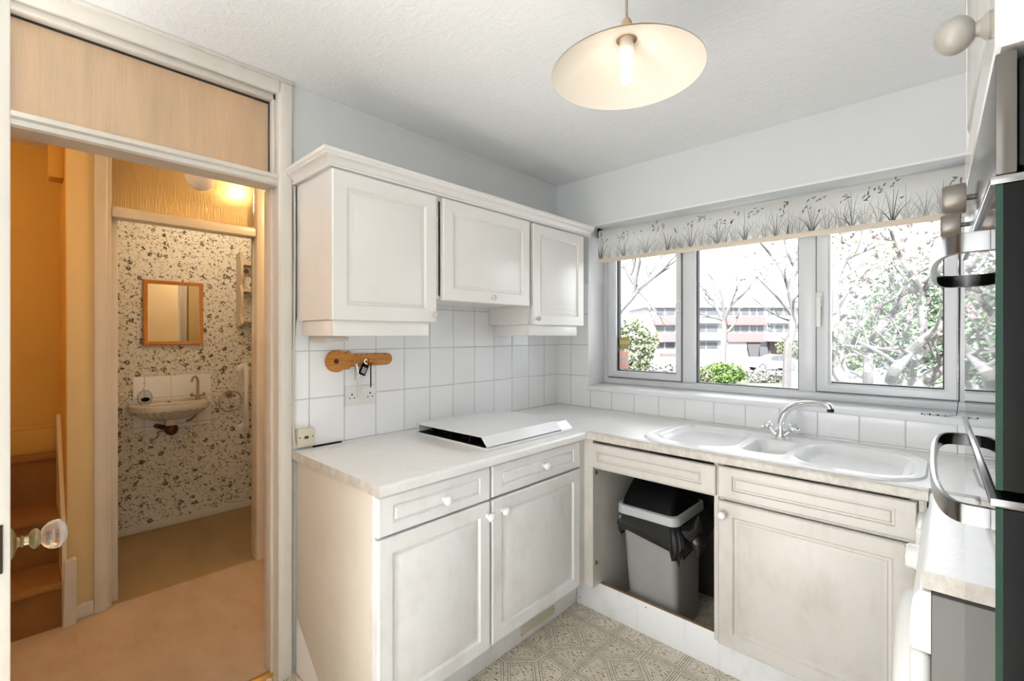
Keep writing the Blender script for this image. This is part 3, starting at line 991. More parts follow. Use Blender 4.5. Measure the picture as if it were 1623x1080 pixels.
pf = [(RW, WB), (RW, WT)] + [(1.8905 - o, z) for o, z in nose()]
m.rings([[(x, y, z) for x, z in pf] for y in (-1.272, -0.6395)])
part('slab', m, 'worktop', wq)
part('end_strip', MB().rings([[(x, y, z) for x, z in pf] for y in (-1.2735, -1.2721)]), 'edge', wq, 'streaky grey-beige end edging')

# ================================================================== HOB
hb = thing('hob', 'white gas hob with its folding lid shut', 'hob', (0.34, -0.92, WT))
part('base_tray', MB().box(0.10, 0.600, -1.215, -0.625, WT, 0.909, 0.003), 'enamel', hb)
lid = MB()
prof = [(0.098, 0.944), (0.098, 0.947), (0.552, 0.9515), (0.586, 0.914), (0.584, 0.9125), (0.551, 0.9485)]
lid.rings([[(x, y, z) for x, z in prof] for y in (-1.212, -0.726)])
part('lid', lid, 'enamel', hb)
part('back_wall', MB().box(0.100, 0.112, -1.205, -0.73, 0.909, 0.944), 'enamel', hb)
part('well', MB().box(0.112, 0.545, -1.1, -0.73, 0.909, 0.940), 'black', hb)
bw = MB()
bw.box(0.112, 0.57, -1.208, -1.10, 0.909, 0.911)
part('burner_plate', bw, 'black', hb)
for x, y in ((0.20, -1.15), (0.33, -1.15), (0.46, -1.15)):
    part('pan_support', MB().box(x - 0.006, x + 0.006, y - 0.045, y - 0.02, 0.911, 0.938, 0.002), 'black', hb)
    part('burner', MB().lathe([(0.022, 0), (0.022, 0.012), (0.012, 0.016)], (x + 0.05, y + 0.005, 0.911), (0, 0, 1), 14), 'black', hb)
cp = MB()
prof = [(0.12, 0.909), (0.12, 0.943), (0.548, 0.9435), (0.590, 0.909)]
cp.rings([[(x, y, z) for x, z in prof] for y in (-0.722, -0.635)])
part('control_strip', cp, 'enamel', hb)
for x in (0.50,):
    part('control_knob', MB().lathe([(0.016, 0), (0.016, 0.006), (0.013, 0.008)], (x, -0.678, 0.9435), (0, 0, 1), 16), 'white_plastic', hb)

# ================================================================== SINK
sk = thing('sink', 'white one and a half bowl sink with drainer set in the worktop', 'sink', (1.39, -0.36, WT))


def sink_mesh():
    m = MB()
    X0, X1, Y0, Y1, R = 0.895, 1.882, -0.613, -0.103, 0.16

    def sdf(x, y, x0, x1, y0, y1, r):
        qx = abs(x - (x0 + x1) / 2) - (x1 - x0) / 2 + r
        qy = abs(y - (y0 + y1) / 2) - (y1 - y0) / 2 + r
        return math.hypot(max(qx, 0), max(qy, 0)) + min(max(qx, qy), 0) - r

    def ss(t):
        t = max(0, min(1, t))
        return t * t * (3 - 2 * t)
    NX, NY = 190, 110
    rows = []
    for j in range(NY + 1):
        v = j / NY
        v = 0.5 - 0.5 * math.cos(PI * v) if False else v
        y = Y0 + (Y1 - Y0) * v
        dy = max(0, R - min(y - Y0, Y1 - y))
        ins = R - math.sqrt(max(0, R * R - dy * dy))
        row = []
        for i in range(NX + 1):
            x = X0 + ins + (X1 - X0 - 2 * ins) * i / NX
            d = -sdf(x, y, X0, X1, Y0, Y1, R)
            z = WT + 0.0085 * ss(d / 0.006) - 0.0025 * ss((d - 0.010) / 0.014)
            for (a, b, c, e, r, dep, wl_) in ((0.948, 1.285, -0.556, -0.135, 0.13, 0.022, 0.03), (1.318, 1.474, -0.515, -0.235, 0.05, 0.045, 0.025), (1.505, 1.848, -0.566, -0.170, 0.12, 0.035, 0.035)):
                q = -sdf(x, y, a, b, c, e, r)
                z -= dep * ss(q / wl_)
                z += 0.002 * math.exp(-((q + 0.006) / 0.005) ** 2)
            row.append(m._v((x, y, z)))
        rows.append(row)
    for a, b in zip(rows, rows[1:]):
        for i in range(NX):
            m._face([a[i], a[i + 1], b[i + 1], b[i]])
    return m
part('bowl', sink_mesh(), 'sinkmat', sk)
ov = MB()
ov.lathe([(0.012, 0), (0.012, 0.002), (0.008, 0.003)], (0.99, -0.165, 0.9065), (0, 0, 1), 16)
part('overflow_cap', ov, 'sinkmat', sk)
dn_ = MB().lathe([(0.022, 0), (0.022, 0.002), (0.016, 0.001)], (1.395, -0.37, 0.8612), (0, 0, 1), 20)
part('drain', dn_, 'chrome', sk)

tp = thing('mixer_tap', 'chrome swan-neck mixer tap behind the half bowl of the sink', 'tap', (1.392, -0.185, 0.906))
bd = MB().lathe([(0.030, 0), (0.030, 0.004), (0.025, 0.010), (0.021, 0.022), (0.019, 0.040), (0.017, 0.058), (0.0155, 0.060)], (1.392, -0.185, 0.906), (0, 0, 1), 26)
for sx in (-1, 1):
    bd.tube([(1.392 + sx * 0.005, -0.185, 0.918), (1.392 + sx * 0.022, -0.187, 0.930), (1.392 + sx * 0.036, -0.189, 0.943)], [0.016, 0.013, 0.010], 14)
part('body', bd, 'chrome', tp)
sp = [(1.392, -0.185, 0.964), (1.395, -0.186, 0.990), (1.406, -0.187, 1.018), (1.427, -0.19, 1.045), (1.455, -0.195, 1.064), (1.490, -0.20, 1.074), (1.525, -0.206, 1.077), (1.556, -0.212, 1.077), (1.574, -0.216, 1.073), (1.580, -0.217, 1.062)]
sp_o = MB().tube(sp, [0.0150, 0.0148, 0.0145, 0.0138, 0.013, 0.0125, 0.012, 0.0125, 0.0135, 0.013], 16)
spo = part('spout', sp_o, 'chrome', tp)
part('aerator', MB().lathe([(0.0125, 0), (0.0125, 0.013), (0.010, 0.014)], (1.580, -0.217, 1.0625), (0, 0, -1), 16), 'dark_metal', spo, 'dark aerator ring')
for sx in (-1, 1):
    c = Vector((1.392 + sx * 0.051, -0.192, 0.957))
    ax = Vector((sx * 0.62, -0.25, 0.74)).normalized()
    h = MB().lathe([(0.009, -0.018), (0.011, -0.008), (0.022, -0.005), (0.025, 0.005), (0.017, 0.011), (0.012, 0.004), (0.002, 0.003)], c, ax, 6)
    u_ = ax.cross(Vector((0, 1, 0))).normalized()
    h.torus(c + ax * 0.007, 0.021, 0.0055, ax, 16, 8)
    part('handle', h, 'chrome', tp)

# ================================================================== SWING BIN
bn = thing('swing_bin', 'silver-grey swing bin with black lid standing inside the open cabinet', 'bin', (0.95, -0.37, 0.0))


def rrect(x0, x1, y0, y1, r, z, n=6):
    pts = []
    for cx, cy, a0 in ((x1 - r, y1 - r, 0), (x0 + r, y1 - r, PI / 2), (x0 + r, y0 + r, PI), (x1 - r, y0 + r, 3 * PI / 2)):
        for i in range(n + 1):
            a = a0 + PI / 2 * i / n
            pts.append((cx + r * math.cos(a), cy + r * math.sin(a), z))
    return pts
part('body', MB().rings([rrect(0.815, 1.045, -0.478, -0.215, 0.03, 0.0), rrect(0.812, 1.048, -0.480, -0.212, 0.03, 0.02), rrect(0.782, 1.045, -0.498, -0.190, 0.03, 0.47)]), 'bin', bn)
part('rim', MB().rings([rrect(0.752, 1.058, -0.512, -0.17, 0.04, 0.508), rrect(0.754, 1.060, -0.515, -0.168, 0.04, 0.512), rrect(0.756, 1.058, -0.512, -0.17, 0.04, 0.548), rrect(0.768, 1.046, -0.500, -0.182, 0.035, 0.552), rrect(0.775, 1.04, -0.49, -0.19, 0.035, 0.545)]), 'bin_rim', bn, 'pale grey rim collar')
part('lid', MB().rings([rrect(0.770, 1.044, -0.496, -0.186, 0.035, 0.546), rrect(0.776, 1.038, -0.488, -0.192, 0.035, 0.575), rrect(0.80, 1.03, -0.43, -0.21, 0.03, 0.665), rrect(0.83, 1.01, -0.38, -0.24, 0.03, 0.69)]), 'black', bn, 'black domed lid')
part('flap', MB().prism([(-0.494, 0.548), (-0.487, 0.556), (-0.42, 0.668), (-0.41, 0.66), (-0.47, 0.548)], lambda u, v, h: (h, u, v), 0.835, 1.015), 'black', bn)


def liner():
    m = MB()
    rnd = random.Random(3)
    base = rrect(0.768, 1.050, -0.505, -0.178, 0.035, 0.0, 10)
    n = len(base)
    loops = []
    cx, cy = 0.91, -0.34
    for k in range(9):
        t = k / 8
        lp = []
        for i, (x, y, _) in enumerate(base):
            a = 2 * PI * i / n
            right = max(0, (x - 0.9) / 0.15)
            fold = 0.006 * math.sin(17 * a + 2 * t) + 0.005 * math.sin(29 * a - 3 * t + 1) + 0.003 * rnd.uniform(-1, 1)
            out = 0.004 + 0.014 * math.sin(PI * t) * (1 + 1.8 * right) + fold * t + 0.045 * right * t
            dx, dy = x - cx, y - cy
            l = math.hypot(dx, dy)
            low = 0.415 + 0.02 * math.sin(3 * a + 1) + 0.012 * math.sin(11 * a) - 0.03 * right + 0.01 * math.cos(23 * a)
            z = 0.515 + (low - 0.515) * t
            lp.append((x + dx / l * out, y + dy / l * out, z))
        loops.append(lp)
    m.rings(loops, False, False)
    # loose corner of the bag sticking out on the right
    m.tube([(1.045, -0.47, 0.475), (1.085, -0.44, 0.47), (1.112, -0.42, 0.50), (1.118, -0.41, 0.56)], [0.030, 0.040, 0.026, 0.002], 14)
    m.tube([(1.05, -0.40, 0.455), (1.095, -0.41, 0.455), (1.125, -0.43, 0.43), (1.128, -0.44, 0.385)], [0.05, 0.05, 0.036, 0.004], 14)
    return m
single('bin_liner', liner(), 'bag', 'crumpled black bin bag folded over the swing bin rim', 'bin bag')

# ================================================================== WALL CABINETS
XW = 0.335


def wall_cab(label, y0, y1, dy0, dy1, z0, z1, dz0, dz1, kn, pel=None, side=None):
    t = thing('wall_cabinet', label, 'cabinet', (0.16, (y0 + y1) / 2, z0))
    c = MB()
    c.box(0.0075, 0.308, y0, y0 + 0.016, z0, z1).box(0.0075, 0.308, y1 - 0.016, y1, z0, z1).box(0.0075, 0.308, y0 + 0.016, y1 - 0.016, z0, z0 + 0.016).box(0.0075, 0.308, y0 + 0.016, y1 - 0.016, z1 - 0.016, z1).box(0.0075, 0.014, y0 + 0.016, y1 - 0.016, z0 + 0.016, z1 - 0.016)
    part('carcass', c, side or 'cab_cool', t)
    d = part('door', MB().panel((0.3105, dy0, dz0), (0, 1, 0), (0, 0, 1), (1, 0, 0), dy1 - dy0, dz1 - dz0, door_prof(0.055, XW - 0.3105)), 'cab_cool', t)
    knob((XW, kn[0], kn[1]), (1, 0, 0), 'bin_rim' if False else 'knob_pale', d, 0.78)
    if pel:
        p = MB()
        prof = [(0, 0), (0.018, 0), (0.018, 0.058), (0.010, 0.062), (0, 0.062)]
        p.box(0.30, 0.318, pel[0], pel[1], z0 - 0.060, z0 - 0.001, 0.004)
        for yy in pel[2]:
            p.box(0.045, 0.30, yy, yy + 0.018, z0 - 0.060, z0 - 0.001, 0.004)
        part('light_pelmet', p, side or 'cab_cool', t)
    return t


MAT['knob_shaded'] = simple('shaded_ceramic_knob', (0.27, 0.25, 0.225), 0.3, vary=0.1)  # the pale ceramic again, darkened in colour so the knob reads as shaded
MAT['knob_pale'] = simple('pale_ceramic_knob', (0.62, 0.58, 0.53), 0.3, vary=0.1)
wall_cab('largest wall cabinet, beside the doorway, above the key rack', -1.728, -1.262, -1.733, -1.270, 1.422, 1.968, 1.420, 1.963, (-1.292, 1.452), (-1.722, -1.30, (-1.722,)))
wall_cab('short middle wall cabinet above the hob with central knob', -1.258, -0.652, -1.234, -0.662, 1.522, 1.968, 1.517, 1.963, (-0.944, 1.545))
wall_cab('narrow wall cabinet next to the window corner', -0.648, -0.160, -0.632, -0.168, 1.422, 1.968, 1.420, 1.960, (-0.610, 1.453), (-0.648, -0.215, (-0.648, -0.233)))
cn = MB()
cp_ = [(0.0, 0.0), (0.010, 0.0), (0.012, 0.006), (0.007, 0.010), (0.010, 0.016), (0.017, 0.024), (0.027, 0.030), (0.034, 0.032), (0.034, 0.037), (0.041, 0.044), (0.042, 0.055), (0.0, 0.055)]
cn.rings([[(0.007, -1.735 - o, 1.969 + z) for o, z in cp_], [(0.325 + o, -1.735 - o, 1.969 + z) for o, z in cp_], [(0.325 + o, -0.100, 1.969 + z) for o, z in cp_]])
single('cornice', cn, 'cab_cool', 'moulded white cornice running along the top of the wall cabinets', 'cornice')
ul = thing('cabinet_light', 'small beige lamp box under the largest wall cabinet', 'light', (0.10, -1.62, 1.335))
part('housing', MB().box(0.06, 0.20, -1.70, -1.60, 1.342, 1.360, 0.004), 'side', ul)
part('diffuser', MB().box(0.07, 0.19, -1.69, -1.61, 1.336, 1.342, 0.002), 'white_plastic', ul)

# ================================================================== KEY RACK, KEYS, SOCKETS, CABLE
kr = thing('key_rack', 'orange pine key-shaped rack on the wall tiles', 'key rack', (0.012, -1.45, 1.25))


def key_outline():
    p = []
    cy, cz, r = -1.563, 1.2535, 0.048
    a0 = math.radians(35)
    for i in range(25):
        a = a0 + (2 * PI - 2 * a0) * i / 24
        p.append((cy + r * math.cos(a), cz + r * math.sin(a)))
    # lower side going right, with one bit
    p += [(-1.520, 1.214), (-1.512, 1.226), (-1.507, 1.214), (-1.500, 1.228)]
    for i in range(9):
        a = -PI / 2 + PI * i / 8
        p.append((-1.318 + 0.026 * math.cos(a), 1.255 + 0.0265 * math.sin(a)))
    p += [(-1.500, 1.282), (-1.503, 1.294), (-1.510, 1.297), (-1.517, 1.292)]
    return p
km = MB().prism(key_outline(), lambda u, v, h: (h, u, v), 0.0075, 0.023)
es = [e for e in km.bm.edges if all(v.co.x > 0.022 for v in e.verts)]
bmesh.ops.bevel(km.bm, geom=es, offset=0.0025, segments=2, affect='EDGES')
part('board', km, 'pine', kr)
part('hole', MB().lathe([(0.011, 0), (0.011, 0.0008)], (0.0229, -1.567, 1.2525), (1, 0, 0), 18), 'dark_wood' if False else 'copper', kr, 'dark round hole')
for y, z in ((-1.482, 1.251), (-1.416, 1.250)):
    part('peg', MB().lathe([(0.004, 0), (0.004, 0.014), (0.009, 0.016), (0.009, 0.020), (0.005, 0.023), (0.001, 0.0235)], (0.023, y, z), (1, 0, 0), 14), 'pine', kr)
for y in (-1.475, -1.45, -1.425, -1.385, -1.368, -1.335):
    part('notch', MB().prism([(y - 0.005, 1.2815), (y + 0.005, 1.2815), (y, 1.275)], lambda u, v, h: (h, u, v), 0.0228, 0.0236), 'copper', kr, 'dark burnt notch along the top')

k1 = thing('key', 'silver key and cord hanging from the left peg of the pine rack', 'key', (0.036, -1.482, 1.16), 'keys on the pine rack')
part('ring', MB().torus((0.034, -1.482, 1.247), 0.0105, 0.0022, (1, 0.1, 0.2), 20, 8), 'chrome', k1)
ch = MB()
ch.tube([(0.035, -1.482, 1.238), (0.033, -1.474, 1.205), (0.032, -1.466, 1.185), (0.032, -1.472, 1.150), (0.032, -1.468, 1.12), (0.031, -1.474, 1.085)], [0.003, 0.0034, 0.003, 0.0036, 0.003, 0.002], 8)
part('cord', ch, 'steel', k1)
part('blade', MB().box(0.030, 0.032, -1.487, -1.481, 1.165, 1.238, 0.0006), 'steel', k1)
k2 = thing('key_fob', 'black rectangular key fob between the two pegs of the pine rack', 'key fob', (0.034, -1.445, 1.19), 'keys on the pine rack')
X2 = Matrix.Translation((0.033, -1.445, 1.212)) @ Matrix.Rotation(math.radians(-24), 4, 'X')
part('case', MB(X2).box(-0.004, 0.004, -0.017, 0.017, -0.026, 0.026, 0.003), 'black', k2)
part('insert', MB(X2).box(0.004, 0.0046, -0.011, 0.011, -0.018, 0.010), 'steel', k2, 'grey insert')
part('loop', MB().torus((0.032, -1.432, 1.246), 0.010, 0.0014, (1, 0.2, 0.2), 18, 6), 'chrome', k2)
k3 = thing('key', 'slim dark key hanging from the right peg of the pine rack', 'key', (0.036, -1.412, 1.16), 'keys on the pine rack')
part('bow', MB().torus((0.036, -1.415, 1.243), 0.0095, 0.002, (1, 0, 0), 18, 6), 'dark_metal', k3)
part('blade', MB().box(0.033, 0.036, -1.414, -1.408, 1.130, 1.234, 0.0008), 'dark_metal', k3)

so = thing('double_socket', 'white double wall socket below the key rack', 'socket', (0.01, -1.448, 1.055))
part('plate', MB().box(0.007, 0.017, -1.521, -1.375, 1.054, 1.140, 0.003), 'white_plastic', so)
for y in (-1.463, -1.440):
    part('switch', MB().box(0.017, 0.0205, y - 0.0075, y + 0.0075, 1.104, 1.128, 0.0012), 'white_plastic', so)
for y in (-1.492, -1.404):
    for a, b, c, d in ((y - 0.003, y + 0.003, 1.098, 1.107), (y - 0.014, y - 0.008, 1.084, 1.089), (y + 0.008, y + 0.014, 1.084, 1.089)):
        part('pin_hole', MB().box(0.0168, 0.0174, a, b, c, d), 'black', so, 'black pin hole')
for y in (-1.514, -1.382):
    part('screw', MB().lathe([(0.0025, 0), (0.002, 0.001)], (0.017, y, 1.097), (1, 0, 0), 8), 'steel', so)
bt = thing('telephone_socket', 'cream telephone socket box on the tiles at the end of the worktop', 'socket', (0.02, -1.70, 0.912))
part('box', MB().box(0.007, 0.034, -1.733, -1.663, 0.912, 0.986, 0.003), 'cream_plastic', bt)
part('port', MB().box(0.0338, 0.0344, -1.706, -1.690, 0.944, 0.955).box(0.0338, 0.0344, -1.712, -1.690, 0.945, 0.9465), 'copper', bt)
for y in (-1.724, -1.672):
    part('screw', MB().lathe([(0.003, 0), (0.0025, 0.0008)], (0.034, y, 0.951), (1, 0, 0), 10), 'dark_metal', bt)
single('cable', MB().tube([(0.018, -1.7385, 1.965), (0.019, -1.7385, 1.70), (0.018, -1.739, 1.45), (0.021, -1.743, 1.25), (0.023, -1.745, 1.08), (0.024, -1.746, 0.97), (0.026, -1.742, 0.93), (0.028, -1.734, 0.922)], 0.0042, 8), 'cable', 'pale cable running down the door frame to the telephone socket', 'cable')
single('cable', MB().tube([(0.012, -1.7335, 1.97), (0.012, -1.7335, 1.43), (0.012, -1.737, 1.36)], 0.0035, 8), 'black', 'black cable in the gap beside the largest wall cabinet', 'cable')
single('plastic_strip', MB().box(0.010, 0.022, -1.665, -1.540, 0.9, 0.906, 0.002), 'black', 'short black strip lying at the back of the worktop below the telephone socket', 'strip')
tpm = MB()
for (a, b, c, d, h) in ((0.03, 0.085, -1.665, -1.55, 0.9008), (0.035, 0.06, -1.60, -1.49, 0.9012), (0.06, 0.10, -1.64, -1.57, 0.9011)):
    tpm.box(a, b, c, d, 0.9, h)
single('tape_scrap', tpm, 'white_plastic', 'white scrap of tape stuck on the worktop beside the telephone socket', 'tape')

# ================================================================== PENDANT LAMP
LX, LY = 1.3305, -1.4295
pn = thing('pendant_lamp', 'lit pendant lamp with wide cream shade hanging from the ceiling', 'lamp', (LX, LY, 2.034))
part('cord', MB().tube([(LX, LY, 2.17), (LX, LY, 2.27), (LX, LY, H - 0.02)], 0.0035, 10), 'cord', pn)
part('ceiling_rose', MB().lathe([(0.045, 0), (0.045, -0.012), (0.02, -0.024), (0.004, -0.026)], (LX, LY, H), (0, 0, 1), 24), 'white_plastic', pn)
part('cap', MB().lathe([(0.004, 0.143), (0.008, 0.141), (0.013, 0.132), (0.017, 0.115), (0.022, 0.095), (0.024, 0.088)], (LX, LY, 2.034), (0, 0, 1), 20), 'shade_out', pn, 'tan cap')


def shade_prof(o):
    return [(0.026, 0.086 + o), (0.05, 0.078 + o), (0.09, 0.061 + o), (0.13, 0.040 + o), (0.165, 0.018 + o), (0.186, 0.003 + o), (0.190, 0.0 + o)]
part('shade_outside', MB().rings([[(LX + r * math.cos(2 * PI * k / 72), LY + r * math.sin(2 * PI * k / 72), 2.034 + h) for k in range(72)] for r, h in [(0.022, 0.090)] + shade_prof(0.0022)[:-1] + [(0.1905, 0.001)]], False, False), 'shade_out', pn, 'tan outside of the shade')
part('shade', MB().rings([[(LX + r * math.cos(2 * PI * k / 72), LY + r * math.sin(2 * PI * k / 72), 2.034 + h) for k in range(72)] for r, h in shade_prof(0)], False, False), 'shade', pn, 'cream inside of the shade')
part('lamp_holder', MB().lathe([(0.017, 0.094), (0.017, 0.076), (0.019, 0.073), (0.019, 0.062), (0.016, 0.058)], (LX, LY, 2.034), (0, 0, 1), 20), 'shade', pn)
part('bulb', MB().lathe([(0.015, 0.058), (0.0165, 0.052), (0.0135, 0.046), (0.0135, -0.016), (0.010, -0.024), (0.001, -0.027)], (LX, LY, 2.034), (0, 0, 1), 20), 'bulb', pn, 'glowing white tube bulb')

# ================================================================== BLIND, STICKERS
bl = thing('roller_blind', 'half rolled reed-patterned roller blind at the top of the window', 'blind', (1.1, 0.09, 1.83))
BX0, BX1 = 0.289, 1.99
part('roll', MB().lathe([(0.024, 0), (0.024, BX1 - BX0)], (BX0, 0.085, 2.020), (1, 0, 0), 24), 'blind', bl)
fab = part('fabric', MB().box(BX0, BX1, 0.0610, 0.0618, 1.852, 2.022), 'blind', bl)
rnd = random.Random(31)
dark, light = MB(), MB()


def blade(m, x, z, lean, hgt, wid, curl, y=0.0607):
    """one tapering reed leaf, printed flat on the fabric"""
    n = 7
    L_, R_ = [], []
    for i in range(n + 1):
        t = i / n
        cx_ = x + lean * t + curl * t ** 2.6
        cz_ = z + hgt * (t - 0.18 * abs(curl) / 0.05 * t ** 3)
        w_ = wid * (1 - t) ** 0.7 * (0.45 + 0.55 * min(1, 5 * t)) + 0.0002
        cx_ = min(max(cx_, BX0 + 0.003), BX1 - 0.003)
        L_.append(m._v((cx_ - w_, y, min(cz_, 2.04))))
        R_.append(m._v((cx_ + w_, y, min(cz_, 2.04))))
    for i in range(n):
        m._face([L_[i], R_[i], R_[i + 1], L_[i + 1]])


def leaflet(m, x, z, a, ln, wd, y=0.0606):
    dx, dz = math.cos(a), math.sin(a)
    p = [(-ln, 0), (-ln * 0.3, wd), (ln * 0.3, wd * 0.9), (ln, 0), (ln * 0.3, -wd * 0.7), (-ln * 0.3, -wd)]
    vs_ = [m._v((min(max(x + u * dx - v * dz, BX0 + 0.002), BX1 - 0.002), y, z + u * dz + v * dx)) for u, v in p]
    m._face(vs_)


x = BX0 + 0.02
k = 0
while x < BX1 - 0.01:
    strong = k % 3 == 0
    for i in range(9 if strong else 7):
        q = (i - 4) / 4 if strong else (i - 3) / 3
        m_ = dark if strong and rnd.random() < 0.75 else light
        blade(m_, x + q * 0.008, 1.857, q * 0.035 + rnd.uniform(-0.006, 0.006), rnd.uniform(0.085, 0.165) * (1 - 0.35 * abs(q)), rnd.uniform(0.0010, 0.0021), q * rnd.uniform(0.01, 0.05))
    if strong:
        for i in range(rnd.choice((2, 3))):
            hx_, hz_ = x + rnd.uniform(-0.05, 0.07), rnd.uniform(1.955, 2.02)
            a = rnd.uniform(0.5, 1.2)
            for j_ in range(rnd.choice((3, 4))):
                leaflet(dark, hx_ + rnd.uniform(-0.022, 0.022), hz_ + 0.012 * j_ * math.sin(a) - 0.012, a + rnd.choice((-0.7, 0.5, 0.1)), rnd.uniform(0.007, 0.012), rnd.uniform(0.0016, 0.003))
    elif rnd.random() < 0.7:
        leaflet(dark if rnd.random() < 0.5 else light, x + rnd.uniform(-0.03, 0.03), rnd.uniform(1.93, 2.015), rnd.uniform(0.3, 1.4), 0.009, 0.003)
    x += rnd.uniform(0.036, 0.062)
    k += 1
for i in range(260):
    blade(light, rnd.uniform(BX0 + 0.01, BX1 - 0.01), 1.857, rnd.uniform(-0.012, 0.012), rnd.uniform(0.03, 0.08), 0.0007, rnd.uniform(-0.02, 0.02))
part('print', dark, 'print_dark', fab, 'dark grey printed reeds and leaves', True)
part('print', light, 'print_light', fab, 'pale grey printed grasses', True)
part('bottom_bar', MB().box(BX0 - 0.003, BX1 + 0.002, 0.0565, 0.0665, 1.830, 1.856, 0.003), 'blind_bar', bl, 'beige bottom bar')
for x in (BX0 - 0.006, BX1 + 0.001):
    part('bracket', MB().box(x, x + 0.005, 0.06, 0.115, 1.995, 2.058, 0.001).lathe([(0.022, 0), (0.022, 0.003)], (x + 0.001, 0.085, 2.02), (1, 0, 0), 18), 'dark_metal', bl)
bc = MB()
pts = [(1.968, 0.055, 1.99), (1.966, 0.04, 1.5), (1.962, 0.02, 1.12), (1.955, 0.0, 1.052), (1.93, -0.005, 1.0475)]
bc.tube(pts, 0.0014, 6)
for k in range(26):
    a = k * 0.8
    bc.ball((1.925 - 0.0030 * k + 0.006 * math.sin(a), -0.004 + 0.008 * math.cos(a), 1.0465 + (k % 2) * 0.002), 0.0024, 6)
part('bead_chain', bc, 'dark_metal', bl, 'dark bead chain bunched on the sill')


def m_sticker(name, base, mark, kind):
    t = NT(name)
    p = t.sep(t.pos())
    if kind == 'gold':
        n = t.noise(t.comb(t.M('MULTIPLY', p[0], 160.0), t.M('MULTIPLY', p[2], 260.0), 0.0), 1.0, 1)
        f = t.M('MULTIPLY', t.M('GREATER_THAN', n, 0.53), 0.9)
        band = t.M('GREATER_THAN', t.M('ABSOLUTE', t.M('SUBTRACT', p[2], 1.318)), 0.012)
        f = t.M('MULTIPLY', f, band)
    else:
        dx = t.M('SUBTRACT', p[0], 0.383)
        dz = t.M('SUBTRACT', p[2], 1.197)
        r = t.M('SQRT', t.M('ADD', t.M('MULTIPLY', dx, dx), t.M('MULTIPLY', dz, dz)))
        f = t.M('LESS_THAN', t.M('ABSOLUTE', t.M('SUBTRACT', r, 0.017)), 0.0035)
        f = t.M('MAXIMUM', f, t.M('MULTIPLY', t.M('LESS_THAN', t.M('ABSOLUTE', dz), 0.0035), t.M('LESS_THAN', r, 0.026)))
    c = t.mix(f, base, mark)
    t.set(c, 0.35)
    if kind == 'pink':
        tr = t.n('ShaderNodeBsdfTranslucent')
        t.put(tr.inputs[0], c)
        mx = t.n('ShaderNodeMixShader')
        mx.inputs[0].default_value = 0.35
        t.t.links.new(t.b.outputs[0], mx.inputs[1])
        t.t.links.new(tr.outputs[0], mx.inputs[2])
        t.t.links.new(mx.outputs[0], t.out.inputs[0])
    return t.m
MAT['sticker_gold'] = m_sticker('gold_sticker_print', (0.62, 0.54, 0.22), (0.07, 0.055, 0.02), 'gold')
MAT['sticker_pink'] = m_sticker('pink_sticker_print', (0.92, 0.66, 0.60), (0.60, 0.70, 0.76), 'pink')
single('window_sticker', MB().prism([(0.356, 1.350), (0.425, 1.356), (0.431, 1.335), (0.427, 1.278), (0.380, 1.274), (0.360, 1.284)], lambda u, v, h: (u, h, v), 0.2085, 0.2098), 'sticker_gold', 'gold sticker with dark lettering on the left window pane', 'sticker')
single('window_sticker', MB().box(0.352, 0.422, 0.2085, 0.2098, 1.146, 1.262), 'sticker_pink', 'pale red sticker with blue ring, under the gold sticker', 'sticker')

# ================================================================== OVEN TOWER
F0 = Vector((1.952, -1.277, 0))
F1 = Vector((1.9605, -1.869, 0))
oa = (F1 - F0).normalized()
on = Vector((oa.y, -oa.x, 0))
if on.x > 0:
    on = -on
OW = (F1 - F0).length
# local axes: x = outwards (towards the room), y = along the front towards us, z = up
XO = Matrix(((on.x, oa.x, 0, F0.x), (on.y, oa.y, 0, F0.y), (0, 0, 1, 0), (0, 0, 0, 1)))
ho = thing('oven_housing', 'tall white oven housing at the right edge with cupboard above the oven', 'cabinet', (2.25, -1.57, 0))
hc = MB(XO)
hc.box(-0.585, -0.045, 0.001, 0.018, 0, 2.30).box(-0.585, -0.045, OW - 0.018, OW - 0.001, 0, 2.30).box(-0.585, -0.045, 0.018, OW - 0.018, 1.627, 1.645).box(-0.585, -0.045, 0.018, OW - 0.018, 2.282, 2.30).box(-0.585, -0.045, 0.018, OW - 0.018, 0.535, 0.553)
part('carcass', hc, 'white_paint', ho)
dd = part('door', MB(XO).panel((-0.022, OW - 0.002, 1.632), (0, -1, 0), (0, 0, 1), (1, 0, 0), OW - 0.004, 0.66, door_prof(0.055, 0.022)), 'cupboard', ho)
kn = MB(XO).lathe([(0.0135, 0), (0.014, 0.002), (0.012, 0.005), (0.009, 0.0075), (0.0075, 0.010)] + [(0.0185 * math.sin(a), 0.0265 - 0.0165 * math.cos(a)) for a in [0.42 + (PI - 0.42) * i / 16 for i in range(17)]], (0.0, OW - 0.045, 1.676), (1, 0, 0), 40)
part('knob', kn, 'knob_shaded', dd)
part('door', MB(XO).panel((-0.022, OW - 0.002, 0.15), (0, -1, 0), (0, 0, 1), (1, 0, 0), OW - 0.004, 0.375, door_prof(0.055, 0.022)), 'enamel', ho)

